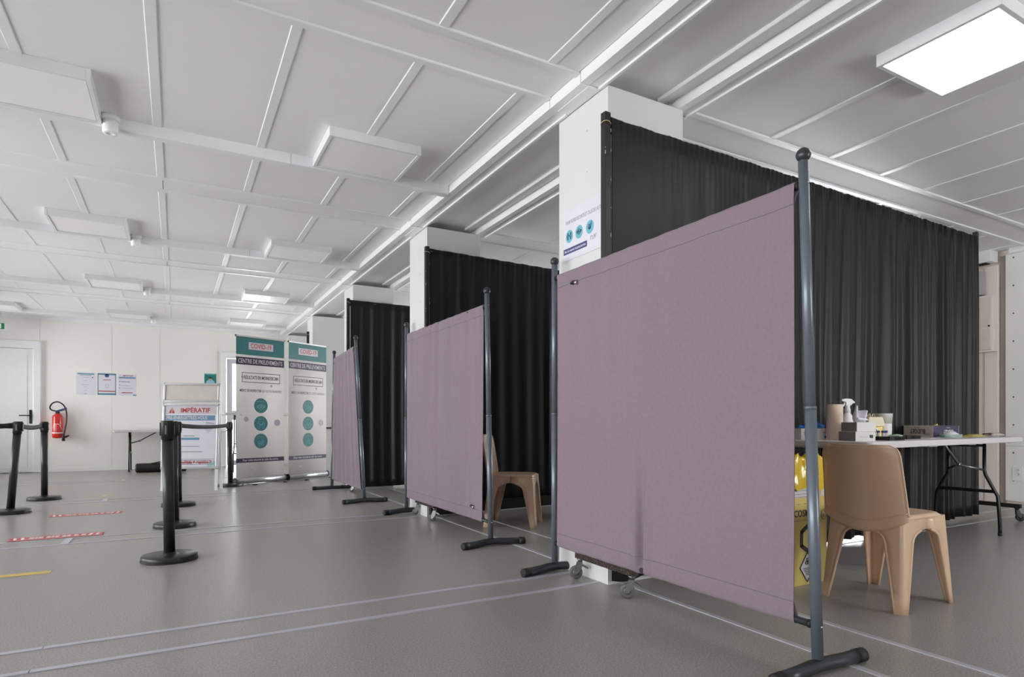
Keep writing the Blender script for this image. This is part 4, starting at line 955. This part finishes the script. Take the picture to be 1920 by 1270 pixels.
s.text('IMPORTANT', w * .54, h - .028, .034, M_red, width=.16, bold=.02); s.rect('heading_band', .005, h - .076, w - .01, h - .05, M_blueP); s.rect('link_band', .04, h - .145, w - .10, h - .13, mat('grey_blue', (150, 164, 190), .5)); s.bars('text_line', [(.05, h - .21, w - .11, h - .206), (.05, h - .262, w - .06, h - .258)], M_inkg); s.bars('text_line', [(.05, .048, w - .06, .062)], M_red); s.rect('corner_shape', w - .055, 0, w, .022, M_blueP)
for i in range(3): s.disc('bullet', .018, h - .135 - .062 * i, .010, M_blueP)
o, s, w, h = poster(.49, .70, 1.645, 1.845, 'small teal picture notice of a masked person, above the notice board')
o.children[0].data.materials[0] = mat('teal_photo', (20, 122, 116), .5)
s.disc('gown', w / 2, .028, .055, mat('pale_gown', (150, 196, 220), .6), rx=.075, h=.0008); s.disc('head', w / 2, .09, .038, mat('skin_print', (206, 150, 116), .6), rx=.030, h=.0012); s.disc('cap', w / 2, .118, .018, M_ink, rx=.030, h=.0016); s.rect('mask', w / 2 - .022, .060, w / 2 + .022, .085, M_tealL, h=.0018); s.bars('text_line', [(.02, h - .02, w - .02, h - .012)], M_tealL)
# exit sign
ex = empty('exit_sign', (-2.66, YF - .3, 2.44), 0, 'small green emergency exit sign hanging above the white door', 'sign')
MB().box((-.16, -.02, 0), (.16, .02, .125)).build('housing', M_white, ex, bevel=.006); MB().tube([(.11, 0, .125), (.11, 0, .31)], .005, 8).build('hanging_rod', M_white, ex)
s = Sheet(ex, (-.16, -.021, 0), (1, 0, 0)); s.rect('sign_face', .01, .012, .29, .112, mat('exit_green', (20, 130, 70), .4)); s.lines('running_figure', [[(.12, .03), (.145, .055), (.13, .08), (.16, .078)], [(.145, .055), (.17, .04), (.165, .022)], [(.13, .08), (.11, .065)]], .010, M_white, h=.002); s.disc('running_figure', .14, .098, .009, M_white, h=.002); s.bars('doorway', [(.20, .022, .25, .102)], M_white); s.bars('glow', [(.06, .02, .09, .10)], mat('orange_glow', (240, 170, 60), .4, emit=.4))
# extinguisher
xe, ye = -1.835, YF - .105
e = empty('fire_extinguisher', (xe, ye, .60), 0, 'red fire extinguisher with black hose on the far wall', 'fire extinguisher')
MB().lathe([(.045, 0), (.072, .010), (.080, .035), (.080, .37), (.072, .40), (.045, .425), (.028, .432), (.028, .445)], n=32).build('cylinder', M_extred, e)
MB().lathe([(.032, .440), (.034, .448), (.030, .475), (.018, .480)], n=16).build('valve', M_bpaint, e)
MB().prism([(-.03, .475), (-.03, .488), (.13, .545), (.14, .530), (.02, .478)], -.012, .012, 'y').build('lever', mat('lever_blue', (40, 84, 140), .4), e, bevel=.002)
MB().prism([(-.02, .462), (.12, .50), (.115, .512), (-.02, .474)], -.010, .010, 'y').build('handle', M_bpaint, e)
hp = [(-.02, -.0, .48), (-.085, -.02, .50), (-.105, -.03, .55), (-.07, -.035, .615), (.0, -.04, .645), (.07, -.04, .61), (.115, -.04, .54), (.135, -.05, .44), (.135, -.06, .30), (.115, -.07, .15), (.098, -.075, .06)]
fp = []
for i in range(len(hp) - 1):
    p0, p1_, p2, p3 = [Vector(hp[min(max(j, 0), len(hp) - 1)]) for j in (i - 1, i, i + 1, i + 2)]
    for t in (0, .25, .5, .75): fp.append(.5 * ((2 * p1_) + (p2 - p0) * t + (2 * p0 - 5 * p1_ + 4 * p2 - p3) * t * t + (3 * p1_ - p0 - 3 * p2 + p3) * t ** 3))
hs = MB().tube(fp + [Vector(hp[-1])], .012, 10).build('hose', M_bpaint, e)
MB().tube([(.098, -.075, .08), (.090, -.078, .02), (.095, -.08, -.05)], [.018, .02, .026], 12).build('nozzle', M_bpaint, hs); MB().prism([(.10, .03), (.17, .06), (.175, .035), (.12, .0)], -.088, -.068, 'y').build('nozzle_trigger', M_bpaint, hs)
def ring(z0, z1, a0, a1, r_=.0808): return MB().grid(lambda u, v: (r_ * sin(radians(a0 + (a1 - a0) * u)), -r_ * cos(radians(a0 + (a1 - a0) * u)), z0 + (z1 - z0) * v), 16, 1)
ring(.085, .105, -80, 85).build('label_band', M_white, e); ring(.245, .255, -40, 20).build('label_band', M_white, e)
tx = MB()
for i in range(6): tx.grid(lambda u, v, i=i: (.0808 * sin(radians(-42 + 42 * u)), -.0808 * cos(radians(-42 + 42 * u)), .125 + .02 * i + .006 * v), 8, 1)
for sgn in (-1, 1): tx.grid(lambda u, v, sgn=sgn: (.0808 * sin(radians(sgn * (20 + 50 * u) - (0 if sgn > 0 else 5))), -.0808 * cos(radians(sgn * (20 + 50 * u) - (0 if sgn > 0 else 5))), .245 - .12 * u + .010 * v), 10, 1)
tx.build('label_text', M_pinkp, e)
B('wall_bracket', (-.02, .07, .30), (.02, .093, .46), M_extred, e)
# pump bottle on the far table
pb = empty('gel_bottle', (.045, 12.80, .745), 0, 'white pump bottle at the end of the far table', 'bottle')
MB().lathe([(.036, 0), (.040, .006), (.040, .09), (.026, .125), (.014, .138), (.014, .150)], n=20).build('bottle', M_white, pb); MB().lathe([(.016, .148), (.016, .165), (.006, .168), (.006, .195), (.012, .197), (.012, .204), (.0, .205)], n=14).tube([(0, 0, .200), (-.035, 0, .197)], .005, 8).build('pump', M_white, pb)
# rolled black bag
bgx, bgy = -.33, 12.45
bg_ = empty('black_carry_bag', (bgx, bgy, 0), 0, 'black rolled carry bag lying on the floor by the far wall', 'bag')
MB().lathe([(.0, -.29), (.060, -.29), (.078, -.27), (.082, -.2), (.080, 0), (.083, .3), (.078, .48), (.05, .50), (0, .50)], (0, 0, .080), 20, axis='x').build('body', mat('bag_black', (26, 25, 27), .6, var=.1, scale=30), bg_)
MB().tube([(-.05, -.03, .155), (.1, -.05, .185), (.3, -.03, .20), (.42, 0, .158)], .011, 8).build('strap', M_cap, bg_); MB().lathe([(.083, -.272), (.086, -.265), (.083, -.258)], (0, 0, .080), 20, axis='x').build('piping', M_bpaint, bg_)
# chair behind the banner
oc = make_chair((1.33, 12.0), -radians(95), 'tan plastic chair behind the banners, in front of the glass door')

# ================================================================== COLUMN POSTER
cp = empty('column_notice', (2.029, 3.017, 1.83), 0, 'white hygiene notice with three teal circles on the first column', 'notice')
s = Sheet(cp, (-.001, 0, 0), (0, -1, 0)); w, h = .42, .297
s.rect('sheet', 0, 0, w, h, M_paper, h=.001)
s.text('POUR VOTRE SÉCURITÉ ET CELLE DES AUTRES', .205, .222, .030, M_inkg, width=.36)
for x, k in ((.060, 'people'), (.158, 'mask'), (.262, 'splash')):
    c = s.disc('icon_disc', x, .140, .038, M_tealL, h=.0014, rx=.036); s.icon(k, x, .144, .040, M_navyP if k != 'mask' else M_ink, c, w=.0026)
s.rect('footer_band', .0, .038, .235, .072, M_navyP, h=.0014); s.text('Merci de respecter les gestes barrières', .1175, .055, .020, M_paper, width=.21, bold=.02, h=.002)
s.lines('logo', [[(.27, .065), (.27, .085), (.285, .085), (.285, .065), (.30, .065), (.30, .09), (.31, .07), (.32, .09)]], .002, M_inkg)

# ================================================================== RIGHT WALL THINGS
ec = empty('electric_cabinet', (XR - .04, 3.42, 1.65), 0, 'cream electric cabinet with a yellow warning label on the right wall', 'cabinet')
MB().box((-.10, -.20, 0), (0, .34, .62)).build('case', M_wallp, ec, bevel=.006)
MB().box((-.112, -.185, .02), (-.10, .33, .60)).build('door', mat('cabinet_cream', (226, 212, 202), .25), ec, bevel=.005)
MB().lathe([(.010, 0), (.010, -.006), (.0, -.006)], (-.112, -.168, .28), 12, axis='x').build('lock', M_dark, ec)
s = Sheet(ec, (-.1125, -.004, .36), (0, -1, 0)); s.rect('warning_label', 0, 0, .075, .13, mat('label_yellow', (214, 190, 70), .5), h=.001)
for x in (.028, .052): MB().prism([(x - .009, .108), (x + .009, .108), (x, .124)], 0, .002, 'z', s.M).build('warning_triangle', M_ink, ec)
s.bars('text_line', [(.015, .09 - .012 * i, .06, .093 - .012 * i) for i in range(4)], M_inkg, h=.002)
el = empty('ceiling_box', (XR - .05, 3.35, 2.60), 0, 'long white box with a dark slot under the ceiling by the right wall', 'ceiling unit')
MB().box((-.16, -.14, .02), (0, .40, .145)).build('housing', M_white, el, bevel=.006); MB().box((-.13, -.08, .014), (-.03, .02, .021)).build('slot', M_dark, el)
gu = empty('wall_speaker', (XR - .05, 3.485, 2.28), 0, 'grey wall unit with a pale front above the electric cabinet', 'wall unit')
MB().box((-.12, -.16, 0), (0, .2, .26)).build('housing', mat('unit_grey', (168, 168, 170), .4), gu, bevel=.012); MB().box((-.125, -.06, .04), (-.12, .17, .22)).build('front_panel', M_white, gu)
so = empty('wall_socket', (XR - .03, 3.04, .25), 0, 'white double wall socket low on the right wall', 'socket')
MB().box((-.010, -.045, 0), (0, .045, .155)).build('plate', M_white, so, bevel=.003)
for z in (.115, .072):
    k = MB().lathe([(.020, -.010), (.020, -.0125), (.017, -.0125), (.016, -.011), (.0, -.011)], (0, 0, z), 16, axis='x').build('outlet', M_cardw, so); MB().box((-.0128, -.008, z - .002), (-.0115, -.005, z + .002)).box((-.0128, .005, z - .002), (-.0115, .008, z + .002)).build('pin_hole', M_dark, k)

# ================================================================== FLOOR MARKS
def mark(name, x0, x1, y, wdt, m, label, cat, rz=0):
    o = MB().box((-(x1 - x0) / 2, -wdt / 2, 0), ((x1 - x0) / 2, wdt / 2, .0012)).build(name, m, None, loc=((x0 + x1) / 2, y, .0004)); o.rotation_euler.z = rz; return tag(o, label, cat)
mark('floor_tape', -1.35, -.64, 4.40, .07, mat('yellow_tape', (214, 188, 96), .5), 'yellow tape strip on the floor left of the nearest barrier post', 'tape')
tp_ = mark('floor_tape', -.93, -.66, 8.68, .05, mat('faded_tape', (196, 184, 142), .5), 'faded yellow tape cross on the floor between the barrier posts', 'tape'); MB().box((.02, -.16, 0), (.07, .16, .0014)).build('tape_piece', MC['faded_tape'], tp_)
M_stk = mat('sticker_red', (196, 84, 74), .5, var=.06, scale=40)
for (x0, x1, y, lb) in ((-1.08, -.50, 5.69, 'red and white distance sticker on the floor at the joint strip'), (-1.03, -.46, 6.99, 'red and white distance sticker on the floor past the joint strip')):
    o = empty('floor_sticker', ((x0 + x1) / 2, y + .03, .0036 if y < 6 else .0004), 0, lb, 'sticker'); L = (x1 - x0) / 2
    MB().box((-L, -.085, 0), (L, .085, .0012)).build('sheet', M_stk, o); s = Sheet(o, (0, 0, .0012), (1, 0, 0), (0, 1, 0))
    s.bars('edge_line', [(-L, .062, L, .070), (-L, -.070, L, -.062)], M_pinkp, h=.0006)
    for e in (-1, 1): s.lines('footprint', [[(e * (L - .04), -.035), (e * (L - .03), .035)], [(e * (L - .085), -.035), (e * (L - .075), .035)]], .018, M_white, h=.0008)
    xx = -L + .12; rn = random.Random(2); R_ = []
    while xx < L - .12: wl = rn.uniform(.012, .03); R_.append((xx, -.034, xx + wl, .034)); xx += wl + rn.choice((.006, .006, .02))
    s.bars('lettering', R_, M_pinkp, h=.0008)
